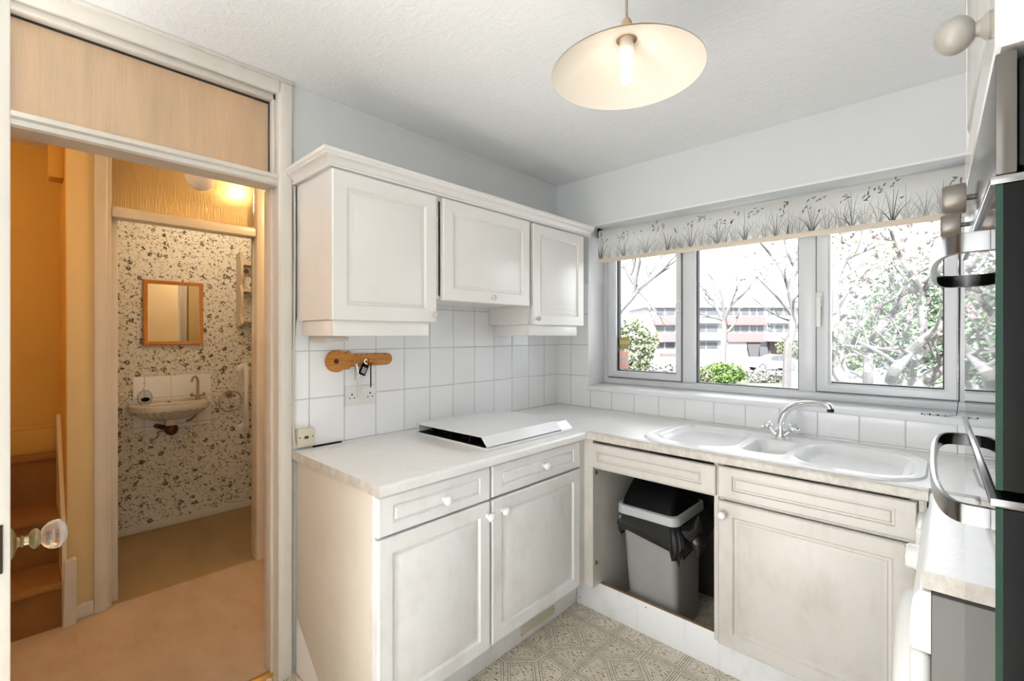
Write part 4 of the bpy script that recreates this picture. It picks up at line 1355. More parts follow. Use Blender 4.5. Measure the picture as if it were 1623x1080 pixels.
ovn = thing('double_oven', 'black glass double oven with steel bow handles at the right edge', 'oven', (2.2, -1.57, 0.555))
part('body', MB(XO).box(-0.56, -0.046, 0.025, OW - 0.025, 0.556, 1.622), 'black', ovn)
fa = MB(XO).box(-0.014, 0, 0, OW, 1.513, 1.626, 0.0015)
fas = part('fascia', fa, 'bronze_steel', ovn, 'satin metal control fascia')
part('fascia_back', MB(XO).box(-0.045, -0.0142, 0.002, OW - 0.002, 1.518, 1.620, 0.004), 'black', fas)
for s_ in (0.072, 0.292):
    k = MB(XO).lathe([(0.004, 0), (0.004, 0.009), (0.021, 0.009), (0.0215, 0.012), (0.0205, 0.030), (0.018, 0.034), (0.002, 0.0345)], (0, s_, 1.560), (1, 0, 0), 28)
    part('control_knob', k, 'knob_metal', fas, 'taupe control knob')
for z0, z1, hz in ((1.220, 1.504, 1.461), (0.560, 1.203, 1.177)):
    d = part('oven_door', MB(XO).box(-0.042, -0.005, 0.0, OW, z0, z1, 0.001), 'black', ovn)
    part('glass', MB(XO).box(-0.0002, 0.0, 0.002, OW - 0.002, z0 + 0.001, z1 - 0.001), 'oven_black', d, 'glossy black glass')
    part('glass_edge', MB(XO).box(-0.005, -0.0002, 0.0, OW, z0, z1), 'green_edge', d, 'green glass edge')
    part('top_trim', MB(XO).box(-0.042, 0.0035, 0, OW, z1 + 0.0005, z1 + 0.0085, 0.001), 'handle_steel', d, 'steel trim strip')
    # bow handle: flat bar curving out from both ends
    hm = MB(XO)
    n = 26
    loops = []
    for i in range(n + 1):
        t = i / n
        a = PI * t
        s_ = 0.055 + (OW - 0.11) * (0.5 - 0.5 * math.copysign(abs(math.cos(a)) ** 0.75, math.cos(a)))
        o_ = 0.043 * (math.sin(a) ** 0.42 if 0 < t < 1 else 0)
        th = 0.0035
        ta = PI * min(max(t, 0.02), 0.98)
        loops.append([(o_, s_, hz - 0.011), (o_ + th * math.sin(ta), s_ - th * math.cos(ta), hz - 0.010), (o_ + th * math.sin(ta) * 1.2, s_ - th * math.cos(ta) * 1.2, hz), (o_ + th * math.sin(ta), s_ - th * math.cos(ta), hz + 0.010), (o_, s_, hz + 0.011), (o_ - th * math.sin(ta), s_ + th * math.cos(ta), hz + 0.010), (o_ - th * math.sin(ta), s_ + th * math.cos(ta), hz - 0.010)])
    hm.rings(loops)
    part('handle', hm, 'handle_steel', d, 'polished steel bow handle')

# ================================================================== WASHING MACHINE
wm = thing('washing_machine', 'white washing machine under the short worktop beside the oven tower', 'washing machine', (2.2, -0.96, 0))
WY0, WY1 = -1.266, -0.662
part('body', MB().box(1.905, 2.48, WY0, WY1, 0.012, 0.855, 0.003), 'appliance_side', wm, 'grey-beige steel side panel')
part('front_panel', MB().box(1.872, 1.9049, WY0 - 0.001, WY1, 0.02, 0.735, 0.014, 4), 'white_plastic', wm)
part('control_panel', MB().prism([(1.9049, 0.737), (1.880, 0.737), (1.876, 0.740), (1.8735, 0.748), (1.873, 0.765), (1.8735, 0.79), (1.875, 0.815), (1.878, 0.838), (1.882, 0.850), (1.888, 0.857), (1.9049, 0.858)], lambda u, v, h: (u, h, v), WY0 - 0.001, WY1), 'white_plastic', wm)
part('drawer', MB().box(1.866, 1.884, -0.85, -0.675, 0.752, 0.846, 0.007, 3), 'white_plastic', wm)
kbm = MB().lathe([(0.034, 0), (0.034, 0.004), (0.031, 0.008), (0.030, 0.024), (0.026, 0.028), (0.003, 0.029)], (1.878, -0.925, 0.797), (-1, 0, 0.06), 32)
kk = part('programme_dial', kbm, 'white_plastic', wm)
for k in range(9):
    a = 2 * PI * k / 9
    part('mark', MB().lathe([(0.0022, 0), (0.0015, 0.0006)], (1.8488, -0.925 + 0.021 * math.cos(a), 0.799 + 0.021 * math.sin(a)), (-1, 0, 0.06), 8), 'dark_metal', kk, 'dark dial dot')
dm = MB().lathe([(0.245, 0), (0.246, 0.012), (0.238, 0.026), (0.225, 0.034), (0.19, 0.037), (0.165, 0.032), (0.155, 0.022)], (1.873, -0.96, 0.47), (-1, 0, 0), 48)
wd = part('door', dm, 'white_plastic', wm)
part('porthole', MB().lathe([(0.155, 0.0), (0.155, 0.018), (0.10, 0.012), (0.01, 0.008)], (1.868, -0.96, 0.47), (-1, 0, 0), 36), 'car_glass', wd, 'grey porthole glass')
part('kick_plate', MB().box(1.876, 1.9, WY0 + 0.01, WY1 - 0.01, 0.0, 0.019), 'white_plastic', wm)

# ================================================================== TOILET ROOM FITTINGS
mr = thing('wall_mirror', 'square pine-framed mirror above the small basin', 'mirror', (-2.135, -1.737, 1.295))


def framed(y0, y1, z0, z1, wdt, dep):
    m = MB()
    pf = [(0, 0.0), (0, dep - 0.003), (0.004, dep), (wdt * 0.55, dep - 0.002), (wdt * 0.7, dep - 0.006), (wdt, dep - 0.009), (wdt, 0.0), (0, 0.0)]
    loops = [[(-2.145 + h, y, z) for y, z in ((y0 + i, z0 + i), (y1 - i, z0 + i), (y1 - i, z1 - i), (y0 + i, z1 - i))] for i, h in pf]
    return m.rings(loops, False, False)
part('frame', framed(-1.915, -1.559, 1.296, 1.754, 0.026, 0.022), 'pine', mr)
part('glass', MB().box(-2.1445, -2.137, -1.892, -1.582, 1.32, 1.73), 'mirror', mr)

bs = thing('wash_basin', 'small cream fluted wash basin on the tiles under the mirror', 'basin', (-2.05, -1.76, 0.70))


def basin():
    m = MB()
    NA = 96
    cy = -1.765
    ry, rx = 0.235, 0.235
    X0 = -2.1385
    loops = []

    def ring(sc, z, flute=0.0, drop=0.0, back=True):
        lp = []
        for i in range(NA + 1):
            a = -PI / 2 + PI * i / NA
            f = 1 + flute * math.cos(a * 30)
            se = 0.75
            yy = math.copysign(abs(math.sin(a)) ** se, math.sin(a))
            xx = abs(math.cos(a)) ** se
            zz = z + drop * math.cos(a * 30)
            lp.append((X0 + max(0.0, xx * rx * sc * f), cy + yy * ry * min(1.0, sc * 1.02) * f, zz))
        return lp
    loops.append(ring(0.30, 0.765, 0.01))
    loops.append(ring(0.45, 0.772, 0.02))
    loops.append(ring(0.68, 0.793, 0.02))
    loops.append(ring(0.86, 0.822, 0.018))
    loops.append(ring(0.95, 0.845, 0.008, 0.0035))
    loops.append(ring(1.0, 0.846, 0.003, 0.004))
    loops.append(ring(1.02, 0.866, 0.0))
    loops.append(ring(1.0, 0.882))
    loops.append(ring(0.95, 0.886))
    loops.append(ring(0.86, 0.872))
    loops.append(ring(0.62, 0.815))
    loops.append(ring(0.30, 0.800))
    m.rings(loops, True, True, True)
    m.box(-2.1385, -2.075, cy - 0.232, cy + 0.232, 0.855, 0.8905, 0.01, 3)
    m.box(-2.1385, -2.118, cy - 0.232, cy + 0.232, 0.885, 0.912, 0.006, 3)
    return m
part('bowl', basin(), 'ceramic', bs)
part('outlet', MB().lathe([(0.038, 0), (0.036, -0.03), (0.034, -0.05)], (-2.075, -1.765, 0.775), (0, 0, 1), 24), 'ceramic', bs)
part('bottle_trap', MB().lathe([(0.028, 0.05), (0.034, 0.035), (0.042, 0.02), (0.042, 0.0), (0.032, -0.02), (0.012, -0.032), (0.002, -0.034)], (-2.072, -1.765, 0.69), (0, 0, 1), 20).tube([(-2.07, -1.79, 0.715), (-2.09, -1.83, 0.725), (-2.14, -1.84, 0.725)], 0.016, 10), 'copper', bs, 'dark brown bottle trap')
part('overflow', MB().lathe([(0.014, 0), (0.014, 0.003), (0.009, 0.004)], (-2.0945, -1.775, 0.8835), (1, 0, 0.4), 14), 'black', bs)
part('supply_pipe', MB().tube([(-2.094, -1.60, 0.86), (-2.10, -1.61, 0.78), (-2.115, -1.64, 0.745), (-2.14, -1.66, 0.735)], 0.008, 8), 'brass', bs)

bt_ = thing('basin_tap', 'brass swan-neck tap at the right of the small basin', 'tap', (-2.095, -1.612, 0.890))
part('spout', MB().lathe([(0.020, 0), (0.016, 0.012), (0.012, 0.03), (0.009, 0.04)], (-2.094, -1.60, 0.8905), (0, 0, 1), 18).tube([(-2.094, -1.60, 0.925), (-2.094, -1.60, 1.02), (-2.097, -1.603, 1.045), (-2.088, -1.614, 1.060), (-2.074, -1.63, 1.062), (-2.062, -1.642, 1.048), (-2.058, -1.647, 1.025)], 0.0075, 12), 'brass', bt_)
for s_ in (-1, 1):
    part('handle', MB().tube([(-2.094, -1.60 + s_ * 0.008, 0.918), (-2.094, -1.60 + s_ * 0.038, 0.925)], 0.006, 8).lathe([(0.012, 0), (0.015, 0.004), (0.013, 0.014), (0.004, 0.018)], (-2.094, -1.60 + s_ * 0.032, 0.926), (0.3, s_ * 0.8, 0.4), 6), 'brass', bt_)
sb = thing('soap_bottle', 'clear round soap bottle with white pump at the left of the basin', 'soap bottle', (-2.06, -1.915, 0.889))
part('bottle', MB().rings([[(-2.06 + 0.02 * s * math.cos(2 * PI * k / 24), -1.915 + 0.043 * s * math.sin(2 * PI * k / 24), 0.8905 + z) for k in range(24)] for s, z in ((0.5, 0), (0.62, 0.003), (0.92, 0.025), (1.0, 0.045), (0.9, 0.072), (0.6, 0.09), (0.3, 0.098), (0.28, 0.105))]), 'clear', sb, 'clear plastic bottle')
part('soap', MB().rings([[(-2.06 + 0.017 * s * math.cos(2 * PI * k / 24), -1.915 + 0.039 * s * math.sin(2 * PI * k / 24), 0.894 + z) for k in range(24)] for s, z in ((0.5, 0), (0.62, 0.003), (0.92, 0.022), (1.0, 0.04), (0.92, 0.06), (0.8, 0.07))]), 'soap_blue', sb, 'grey-blue soap') if False else None
part('label', MB().rings([[(-2.0395 + 0.002 * q, -1.915 + 0.024 * math.cos(2 * PI * k / 20), 0.928 + 0.015 * math.sin(2 * PI * k / 20)) for k in range(20)] for q in (0, 1)]), 'black', sb, 'dark oval label')
pmp = MB().lathe([(0.012, 0.103), (0.012, 0.118), (0.006, 0.12), (0.005, 0.14), (0.009, 0.141), (0.009, 0.152), (0.002, 0.154)], (-2.06, -1.915, 0.8905), (0, 0, 1), 16).box(-2.056, -2.03, -1.919, -1.911, 1.034, 1.043, 0.002)
part('pump', pmp, 'white_plastic', sb)
tg = thing('towel_ring', 'aged brass towel ring left of the white grab rail', 'towel ring', (-2.12, -1.385, 0.86))
part('mount', MB().lathe([(0.026, 0), (0.024, 0.008), (0.012, 0.014), (0.010, 0.035)], (-2.145, -1.385, 0.905), (1, 0, 0), 18), 'brass', tg)
part('ring', MB().torus((-2.108, -1.385, 0.855), 0.078, 0.005, (1, 0, 0), 36, 8), 'brass', tg)
gr_ = thing('grab_rail', 'white vertical grab rail on the floral wall', 'grab rail', (-2.1, -1.268, 0.60))
part('rail', MB().tube([(-2.143, -1.285, 1.10), (-2.10, -1.285, 1.105), (-2.075, -1.285, 1.095), (-2.066, -1.285, 1.07), (-2.066, -1.285, 0.86), (-2.066, -1.285, 0.655), (-2.075, -1.285, 0.63), (-2.10, -1.285, 0.62), (-2.143, -1.285, 0.625)], 0.018, 14), 'white_plastic', gr_)
for z in (1.10, 0.625):
    part('flange', MB().lathe([(0.045, 0), (0.045, 0.006), (0.036, 0.014), (0.022, 0.018)], (-2.145, -1.285, z), (1, 0, 0), 24), 'white_plastic', gr_)

sf = thing('wall_shelf', 'beige scalloped wall shelf on the floral wall above the grab rail', 'shelf', (-2.08, -1.15, 1.42))


def scallop():
    pts = [(0.0, 1.435), (0.0, 2.0)]
    pts += [(0.09, 2.015), (0.105, 1.985)]
    z = 1.985
    prof = []
    for k in range(31):
        t = k / 30
        zz = 1.985 - t * 0.53
        prof.append((0.098 + 0.026 * abs(math.sin(2.35 * PI * t)) - 0.004 * math.cos(9 * PI * t), zz))
    pts += prof
    pts += [(0.085, 1.44), (0.05, 1.43), (0.045, 1.455), (0.03, 1.43)]
    return pts
for y in (-1.335, -0.93):
    part('side_panel', MB().prism(scallop(), lambda u, v, h: (-2.145 + u, h, v), y, y + 0.016), 'shelf', sf)
for z in (1.920, 1.712, 1.478):
    part('shelf_board', MB().box(-2.145, -2.035, -1.319, -0.93, z - 0.009, z + 0.009, 0.003), 'shelf', sf)
tpp = [(-1.319, 1.93), (-0.93, 1.93), (-0.93, 1.985)] + [(-0.95 - 0.35 * t, 1.985 + 0.03 * math.cos(t * 6 * PI)) for t in [i / 20 for i in range(21)]] + [(-1.319, 1.99)]
part('top_board', MB().prism(tpp, lambda u, v, h: (h, u, v), -2.145, -2.130), 'shelf', sf)

# toilet room door, open against its wall
d2 = bpy.data.objects.new('door_2', None)
COL.objects.link(d2)
d2.location = (-1.52, -2.14, 0)
ORG['door_2'] = Vector(d2.location)
d2['kind'] = 'structure'
part('door_leaf', MB().box(-1.80, -1.215, -2.186, -2.152, 0.012, 1.955, 0.002), 'trim', d2)
k_ = part('door_knob', MB().lathe([(0.022, 0), (0.022, 0.004), (0.008, 0.010), (0.007, 0.03), (0.013, 0.036), (0.010, 0.042)], (-1.735, -2.152, 0.985), (0, 1, 0), 18), 'brass', d2)
part('glass_knob', MB().lathe([(0.008, 0.042), (0.02, 0.05), (0.026, 0.064), (0.022, 0.08), (0.004, 0.087)], (-1.735, -2.152, 0.985), (0, 1, 0), 12), 'crystal', k_)

# toilet ceiling lamp, hall globe lamp, stair lamp
tlp = thing('ceiling_lamp', 'glowing warm lamp behind the reeded glass above the toilet doorway', 'lamp', (-1.50, -1.515, 2.30))
part('base', MB().lathe([(0.06, 0), (0.06, -0.012), (0.03, -0.02)], (-1.50, -1.515, H + 0.02), (0, 0, 1), 24), 'white_plastic', tlp)
part('bulb', MB().lathe([(0.014, -0.02), (0.016, -0.05), (0.03, -0.075), (0.034, -0.10), (0.028, -0.125), (0.012, -0.137), (0.001, -0.138)], (-1.50, -1.515, H + 0.02), (0, 0, 1), 20), 'toilet_bulb', tlp, 'warm bulb of the added fill lamp')
gl = thing('globe_lamp', 'unlit white opal globe lamp on the hall ceiling', 'lamp', (-0.62, -1.918, 2.04))
part('globe', MB().ball((-0.62, -1.918, 2.106), 0.062, 28), 'opal', gl)
part('gallery', MB().lathe([(0.034, 2.15 - 2.4), (0.034, 2.175 - 2.4), (0.012, 2.185 - 2.4), (0.010, -0.02), (0.045, -0.015), (0.045, 0)], (-0.62, -1.918, H + 0.02), (0, 0, 1), 20), 'white_plastic', gl)
slp = thing('ceiling_lamp', 'lit warm lamp over the stairs, out of sight to the left', 'lamp', (-0.75, -3.2, 2.2))
part('rose', MB().lathe([(0.05, 0), (0.05, -0.015), (0.008, -0.03), (0.004, -0.1)], (-0.75, -3.2, H + 0.02), (0, 0, 1), 20), 'white_plastic', slp)
part('bulb', MB().lathe([(0.014, -0.10), (0.03, -0.14), (0.036, -0.165), (0.028, -0.195), (0.001, -0.21)], (-0.75, -3.2, H + 0.02), (0, 0, 1), 20), 'warm_bulb', slp, 'warm bulb of the added fill lamp')

hall_fill = thing('ceiling_lamp', 'added warm fill lamp at the far right end of the hall, out of sight', 'lamp', (-0.6, -1.15, 2.2))  # unseen lamp, added to brighten the hall and the fanlight
part('rose', MB().lathe([(0.05, 0), (0.05, -0.015), (0.008, -0.03), (0.004, -0.1)], (-0.6, -1.15, H + 0.02), (0, 0, 1), 20), 'white_plastic', hall_fill)
part('bulb', MB().lathe([(0.014, -0.10), (0.03, -0.14), (0.036, -0.165), (0.028, -0.195), (0.001, -0.21)], (-0.6, -1.15, H + 0.02), (0, 0, 1), 20), 'warm_bulb', hall_fill, 'warm bulb of the added fill lamp')

# ================================================================== OUTSIDE
gm = MB()
gz = [(-1.5, -0.45), (8, -0.45), (16, -0.78), (36, -1.80)]
gm.rings([[tuple(Vector((CX, CY, 0)) + FWD * d + RGT * l + Vector((0, 0, z))) for l in (-40, -20, 0, 20, 40, 60)] for d, z in [(4.2, -0.45), (8, -0.45), (16, -0.78), (36, -1.80)]], False, False, False)
struct('lawn', gm, 'lawn')
struct('path', MB().box(-5, 9, 0.27, 3.4, -0.5, -0.35), 'path')  # unseen pale slab, added to bounce sunlight up to the ceiling
gm = MB()
gm.rings([[tuple(Vector((CX, CY, 0)) + FWD * d + RGT * l + Vector((0, 0, z))) for l in (-60, 0, 120)] for d, z in [(36.0, -1.82), (52, -1.9), (90, -2.35)]], False, False, False)
struct('road', gm, 'road')

# ---- apartment building, set out in its own frame: x = right along the front, y = away, z = up
DB = 78.0
S = DB / FPX
BO = Vector((CX, CY, 0)) + FWD * DB
XB = Matrix(((RGT.x, FWD.x, 0, BO.x), (RGT.y, FWD.y, 0, BO.y), (0, 0, 1, 0), (0, 0, 0, 1)))


def bx_(px):
    return (px - 811.5) * S


def bz_(py):
    return CZ + (HY - py) * S


ab = thing('apartment_building', 'pale apartment block with faded red bands across the road', 'building', (BO.x + RGT.x * 36, BO.y + RGT.y * 36, -2.3))
part('wall', MB(XB).box(bx_(1025), bx_(1300), 0.0, 12, -2.6, bz_(484)), 'b_white', ab)
part('parapet', MB(XB).box(bx_(1020), bx_(1305), -0.6, 12.2, bz_(488), bz_(481)), 'b_white', ab)


def hung(x0, x1, y0, y1):
    m = MB(XB)
    a, b, zt, zb = bx_(x0), bx_(x1), bz_(y0), bz_(y1)
    m.prism([(0.0, zt), (-0.9, zb), (-0.9, zb - 0.15), (0.0, zb - 0.15)], lambda u, v, h: (h, u, v), a, b)
    return m
for (x0, x1) in ((1036, 1080), (1150, 1212)):
    for (y0, y1) in ((501, 514.5), (528, 541)):
        part('red_band', hung(x0, x1, y0, y1), 'b_red', ab, 'faded red tile-hung band')
for (y0, y1) in ((500, 511), (527, 538)):
    part('white_band', hung(1090, 1141, y0, y1), 'b_white', ab)
    part('white_band', hung(1214, 1262, y0 + 1, y1), 'b_white', ab)
for (y0, y1) in ((489.5, 499.5), (516, 526.5), (543, 553)):
    for (xa, xb) in ((1040, 1052), (1055, 1069), (1094, 1104), (1106, 1118), (1120, 1137), (1152, 1161), (1164, 1172), (1175, 1186), (1190, 1198), (1201, 1210), (1217, 1225), (1229, 1240), (1244, 1252), (1256, 1270)):
        if y0 > 540 and xa > 1150:
            continue
        wv = part('window', MB(XB).box(bx_(xa), bx_(xb), -0.08, 0.02, bz_(y1), bz_(y0), 0.02, 1), 'b_win', ab)
part('ground_wall', MB(XB).box(bx_(1150), bx_(1181), -0.5, 0, -2.6, bz_(542)), 'b_white', ab)
part('entrance', MB(XB).prism([(bx_(1181), bz_(542)), (bx_(1186), bz_(566)), (bx_(1199), bz_(566)), (bx_(1202), bz_(542))], lambda u, v, h: (u, h, v), -0.6, -0.05), 'b_dark', ab, 'grey-brown entrance recess')
part('garage', MB(XB).box(bx_(1202), bx_(1215), -0.5, 0, -2.6, bz_(550)), 'b_win', ab)
part('brick_pier', MB(XB).box(bx_(1216), bx_(1232), -0.8, 0, -2.6, bz_(542)), 'b_brick', ab, 'faded brick pier')
part('canopy', MB(XB).box(bx_(1208), bx_(1248), -3.5, 0, bz_(541), bz_(536)), 'b_white', ab)
part('balcony', MB(XB).box(bx_(1046), bx_(1080), -1.0, 0, bz_(567), bz_(560)), 'b_brick', ab, 'faded brick balcony')


# ---- cars
def car(label, px0, pyb, d, flip=False):
    sc = d / FPX
    o = Vector((CX, CY, 0)) + FWD * d + RGT * ((px0 - 811.5) * sc)
    zb = CZ + (HY - pyb) * sc
    M_ = Matrix(((RGT.x, FWD.x, 0, o.x), (RGT.y, FWD.y, 0, o.y), (0, 0, 1, zb), (0, 0, 0, 1)))
    c = thing('car', label, 'car', o + Vector((0, 0, zb)))
    side = [(0.0, 0.35), (0.05, 0.62), (0.25, 0.80), (1.15, 0.95), (1.85, 1.40), (2.4, 1.50), (3.1, 1.46), (3.75, 1.10), (4.2, 1.02), (4.3, 0.7), (4.28, 0.32), (3.9, 0.25), (0.4, 0.25)]
    b = MB(M_)
    loops = []
    for y, ins, up in ((0.0, 0.06, 0.9), (0.12, 0.0, 1.0), (1.6, 0.0, 1.0), (1.75, 0.06, 0.9)):
        loops.append([(x + (ins if x < 2 else -ins), y + (0.14 if z > 1.05 and y < 1 else (-0.14 if z > 1.05 else 0)), z * (1 if z < 1.05 else 0.995)) for x, z in side])
    b.rings(loops)
    part('body', b, 'car', c)
    g = MB(M_)
    g.prism([(1.28, 0.98), (1.90, 1.36), (2.42, 1.43), (2.42, 0.98)], lambda u, v, h: (u, h + (v - 1) * 0.16, v), 0.03, 0.06)
    g.prism([(2.50, 0.98), (2.50, 1.43), (3.05, 1.39), (3.55, 1.04), (3.5, 0.98)], lambda u, v, h: (u, h + (v - 1) * 0.16, v), 0.03, 0.06)
    part('window', g, 'car_glass', c)
    for x in (0.85, 3.45):
        for y, sgn in ((-0.01, -1), (1.76, 1)):
            w_ = part('wheel', MB(M_).lathe([(0.33, 0), (0.34, 0.03), (0.34, 0.16), (0.33, 0.19)], (x, y - sgn * 0.17, 0.33), (0, sgn, 0), 24), 'tyre', c)
            part('hub_cap', MB(M_).lathe([(0.22, 0.191), (0.21, 0.198), (0.05, 0.205)], (x, y - sgn * 0.17, 0.33), (0, sgn, 0), 16), 'car', w_)
    return c
car('silver-white hatchback parked across the lawn by the round bush', 1194, 588.5, 42)
car('pale car half hidden behind the magnolia branches', 1330, 618, 21)


# ---- trees
def limb(mb, pts, rs, seg=8):
    P = [Vector(p) for p in pts]
    # smooth the polyline a little
    out, ro = [], []
    for i in range(len(P) - 1):
        p0, p1, p2, p3 = P[max(i - 1, 0)], P[i], P[i + 1], P[min(i + 2, len(P) - 1)]
        for k in range(4):
            t = k / 4
            out.append(0.5 * ((2 * p1) + (-p0 + p2) * t + (2 * p0 - 5 * p1 + 4 * p2 - p3) * t * t + (-p0 + 3 * p1 - 3 * p2 + p3) * t ** 3))
            ro.append(rs[i] + (rs[i + 1] - rs[i]) * t)
    out.append(P[-1])
    ro.append(rs[-1])
    mb.tube(out, ro, seg)
    return out, ro


def grow(mb, rnd, p, d, length, r, depth, tips, bend=0.35, spread=0.75):
    n = 4
    pts, rs = [p], [r]
    q, dd = p.copy(), d.copy()
    for i in range(n):
        dd = (dd + Vector((rnd.uniform(-1, 1), rnd.uniform(-1, 1), rnd.uniform(-0.6, 0.9))) * bend * 0.5).normalized()
        q = q + dd * length / n
        pts.append(q.copy())
        rs.append(r * (1 - 0.45 * (i + 1) / n))
    mb.tube(pts, rs, 6 if depth > 1 else 5, False)
    if depth <= 0:
        tips.append((q.copy(), dd.copy()))
        return
    for i in range(rnd.choice((2, 3, 3))):
        k = rnd.randint(2, n)
        nd = (dd + Vector((rnd.uniform(-1, 1), rnd.uniform(-1, 1), rnd.uniform(-0.5, 0.9))) * spread).normalized()
        grow(mb, rnd, pts[k].copy(), nd, length * rnd.uniform(0.6, 0.85), rs[k] * 0.72, depth - 1, tips, bend, spread)


def leaf_quads(mb, rnd, centres, n, size, spread):
    for _ in range(n):
        c = rnd.choice(centres)
        p = c + Vector((rnd.gauss(0, 1), rnd.gauss(0, 1), rnd.gauss(0, 1))) * spread
        a = Vector((rnd.uniform(-1, 1), rnd.uniform(-1, 1), rnd.uniform(-1, 1))).normalized()
        b = a.cross(Vector((rnd.uniform(-1, 1), rnd.uniform(-1, 1), rnd.uniform(-1, 1)))).normalized()
        s = size * rnd.uniform(0.6, 1.3)
        v = [mb._v(p - a * s), mb._v(p + b * s * 0.42 + a * s * 0.1), mb._v(p + a * s), mb._v(p - b * s * 0.42 + a * s * 0.1)]
        mb._face(v)


def bush(name, label, cat, c, rx, ry, rz, n, size, mat, seed, stuffparts=True):
    rnd = random.Random(seed)
    t = thing(name, label, cat, (c.x, c.y, c.z - rz))
    m = MB()
    for _ in range(n):
        a = rnd.uniform(0, 2 * PI)
        ph = math.acos(rnd.uniform(-1, 1))
        k = rnd.uniform(0.55, 1.0) * (1 + 0.16 * math.sin(3 * a + seed) * math.sin(4 * ph))
        p = c + RGT * (rx * k * math.sin(ph) * math.cos(a)) + FWD * (ry * k * math.sin(ph) * math.sin(a)) + Vector((0, 0, rz * k * math.cos(ph)))
        aa = Vector((rnd.uniform(-1, 1), rnd.uniform(-1, 1), rnd.uniform(-0.6, 1))).normalized()
        bb = aa.cross(Vector((rnd.uniform(-1, 1), rnd.uniform(-1, 1), rnd.uniform(-1, 1)))).normalized()
        s = size * rnd.uniform(0.6, 1.3)
        m._face([m._v(p - aa * s), m._v(p + bb * s * 0.5), m._v(p + aa * s), m._v(p - bb * s * 0.5)])
    part('foliage', m, mat, t)
    st_ = MB()
    for k in range(5):
        e = c + RGT * rnd.uniform(-rx, rx) * 0.6 + FWD * rnd.uniform(-ry, ry) * 0.6 + Vector((0, 0, rz * rnd.uniform(0.0, 0.6)))
        b0 = Vector((c.x, c.y, c.z - rz))
        st_.tube([b0, b0.lerp(e, 0.5) + RGT * rnd.uniform(-0.1, 0.1) * rx, e], [0.04 * rz + 0.01, 0.03 * rz + 0.008, 0.008], 6)
    part('stem', st_, 'bark', t)
    return t


bush('bush', 'bright green bush on the lawn in the middle window pane', 'bush', at(1146, 592, 24), 1.25, 0.8, 0.55, 2200, 0.09, 'leaf_bright', 1)
bush('bush', 'pale dry bush on the lawn right of the bright green one', 'bush', at(1212, 597, 26), 1.3, 0.7, 0.42, 1000, 0.09, 'leaf_dry', 2)
bush('bush', 'straw coloured bush at the left edge of the middle pane', 'bush', at(1108, 598, 22), 0.7, 0.6, 0.55, 900, 0.08, 'leaf_yellow', 3)
bush('bush', 'round yellow-green bush beyond the parked hatchback', 'bush', at(1246, 552, 55), 1.1, 1.0, 1.05, 1300, 0.14, 'leaf_yellow', 4)
bush('hedge_bush', 'green hedge bush right of the round yellow-green bush', 'bush', at(1268, 556, 56), 1.2, 1.0, 1.5, 1000, 0.16, 'leaf_hedge', 5)
bush('shrub', 'tall yellow-green shrub behind the gold window sticker', 'shrub', at(1000, 552, 13), 0.75, 0.6, 0.85, 2200, 0.065, 'leaf_yellow', 6)
bush('shrub', 'pale low shrub along the bottom of the left window pane', 'shrub', at(1040, 588, 15), 0.9, 0.5, 0.25, 900, 0.06, 'leaf_dry', 9)
bush('hedge_bush', 'tall dark green hedge seen between the magnolia trunks', 'bush', at(1440, 520, 13.5), 1.6, 0.8, 1.5, 5000, 0.085, 'leaf_hedge', 7)
bush('hedge_bush', 'light green shrub low behind the magnolia at the left', 'bush', at(1350, 560, 13), 0.75, 0.6, 0.55, 1300, 0.07, 'leaf', 8)
bush('hedge_bush', 'tall hedge at the right end behind the magnolia', 'bush', at(1560, 500, 15), 1.6, 0.8, 1.9, 3500, 0.09, 'leaf_hedge', 10)


def bare_tree(label, trunk, d, r0, seed, depth=4, length=2.2, dirs=None, name='bare_tree'):
    rnd = random.Random(seed)
    t = thing(name, label, 'tree', at(trunk[0][0], trunk[0][1], d))
    m = MB()
    tips = []
    pts = [at(x, y, d) for x, y in trunk]
    rs = [r0 * (1 - 0.35 * i / (len(pts) - 1)) for i in range(len(pts))]
    limb(m, pts, rs, 10)
    for (bx, by, ux, uy, ln, rr) in dirs:
        p = at(bx, by, d)
        dv = (RGT * ux - Vector((0, 0, uy)) + FWD * rnd.uniform(-0.4, 0.4)).normalized()
        grow(m, rnd, p, dv, ln, r0 * rr, depth, tips, 0.45, 0.8)
    part('trunk', m, 'bark', t)
    return t, tips


bare_tree('bare tree with a pale straight trunk in front of the apartment block', [(1146, 600), (1146, 560), (1148, 530), (1146, 508)], 34, 0.26, 11, 4, 2.0,
          [(1146, 510, -0.6, -1.0, 2.2, 0.55), (1146, 510, 0.4, -1.2, 2.4, 0.6), (1148, 530, 1.0, -0.5, 1.8, 0.42), (1147, 515, 0.1, -1.4, 2.6, 0.5), (1146, 508, -1.2, -0.6, 2.0, 0.4)])
bare_tree('large bare tree with spreading limbs in the left window pane', [(968, 655), (970, 560), (978, 505), (985, 490), (1000, 474), (1010, 460)], 16, 0.13, 12, 4, 1.2,
          [(1010, 460, -0.6, -1.2, 1.1, 0.7), (1010, 460, 0.9, -0.6, 1.3, 0.7), (1012, 462, 0.7, 0.7, 0.9, 0.5), (1004, 468, 0.2, -1.4, 1.2, 0.6), (985, 490, -0.8, -1.0, 1.0, 0.5), (1010, 460, 1.2, -1.0, 1.4, 0.5)])


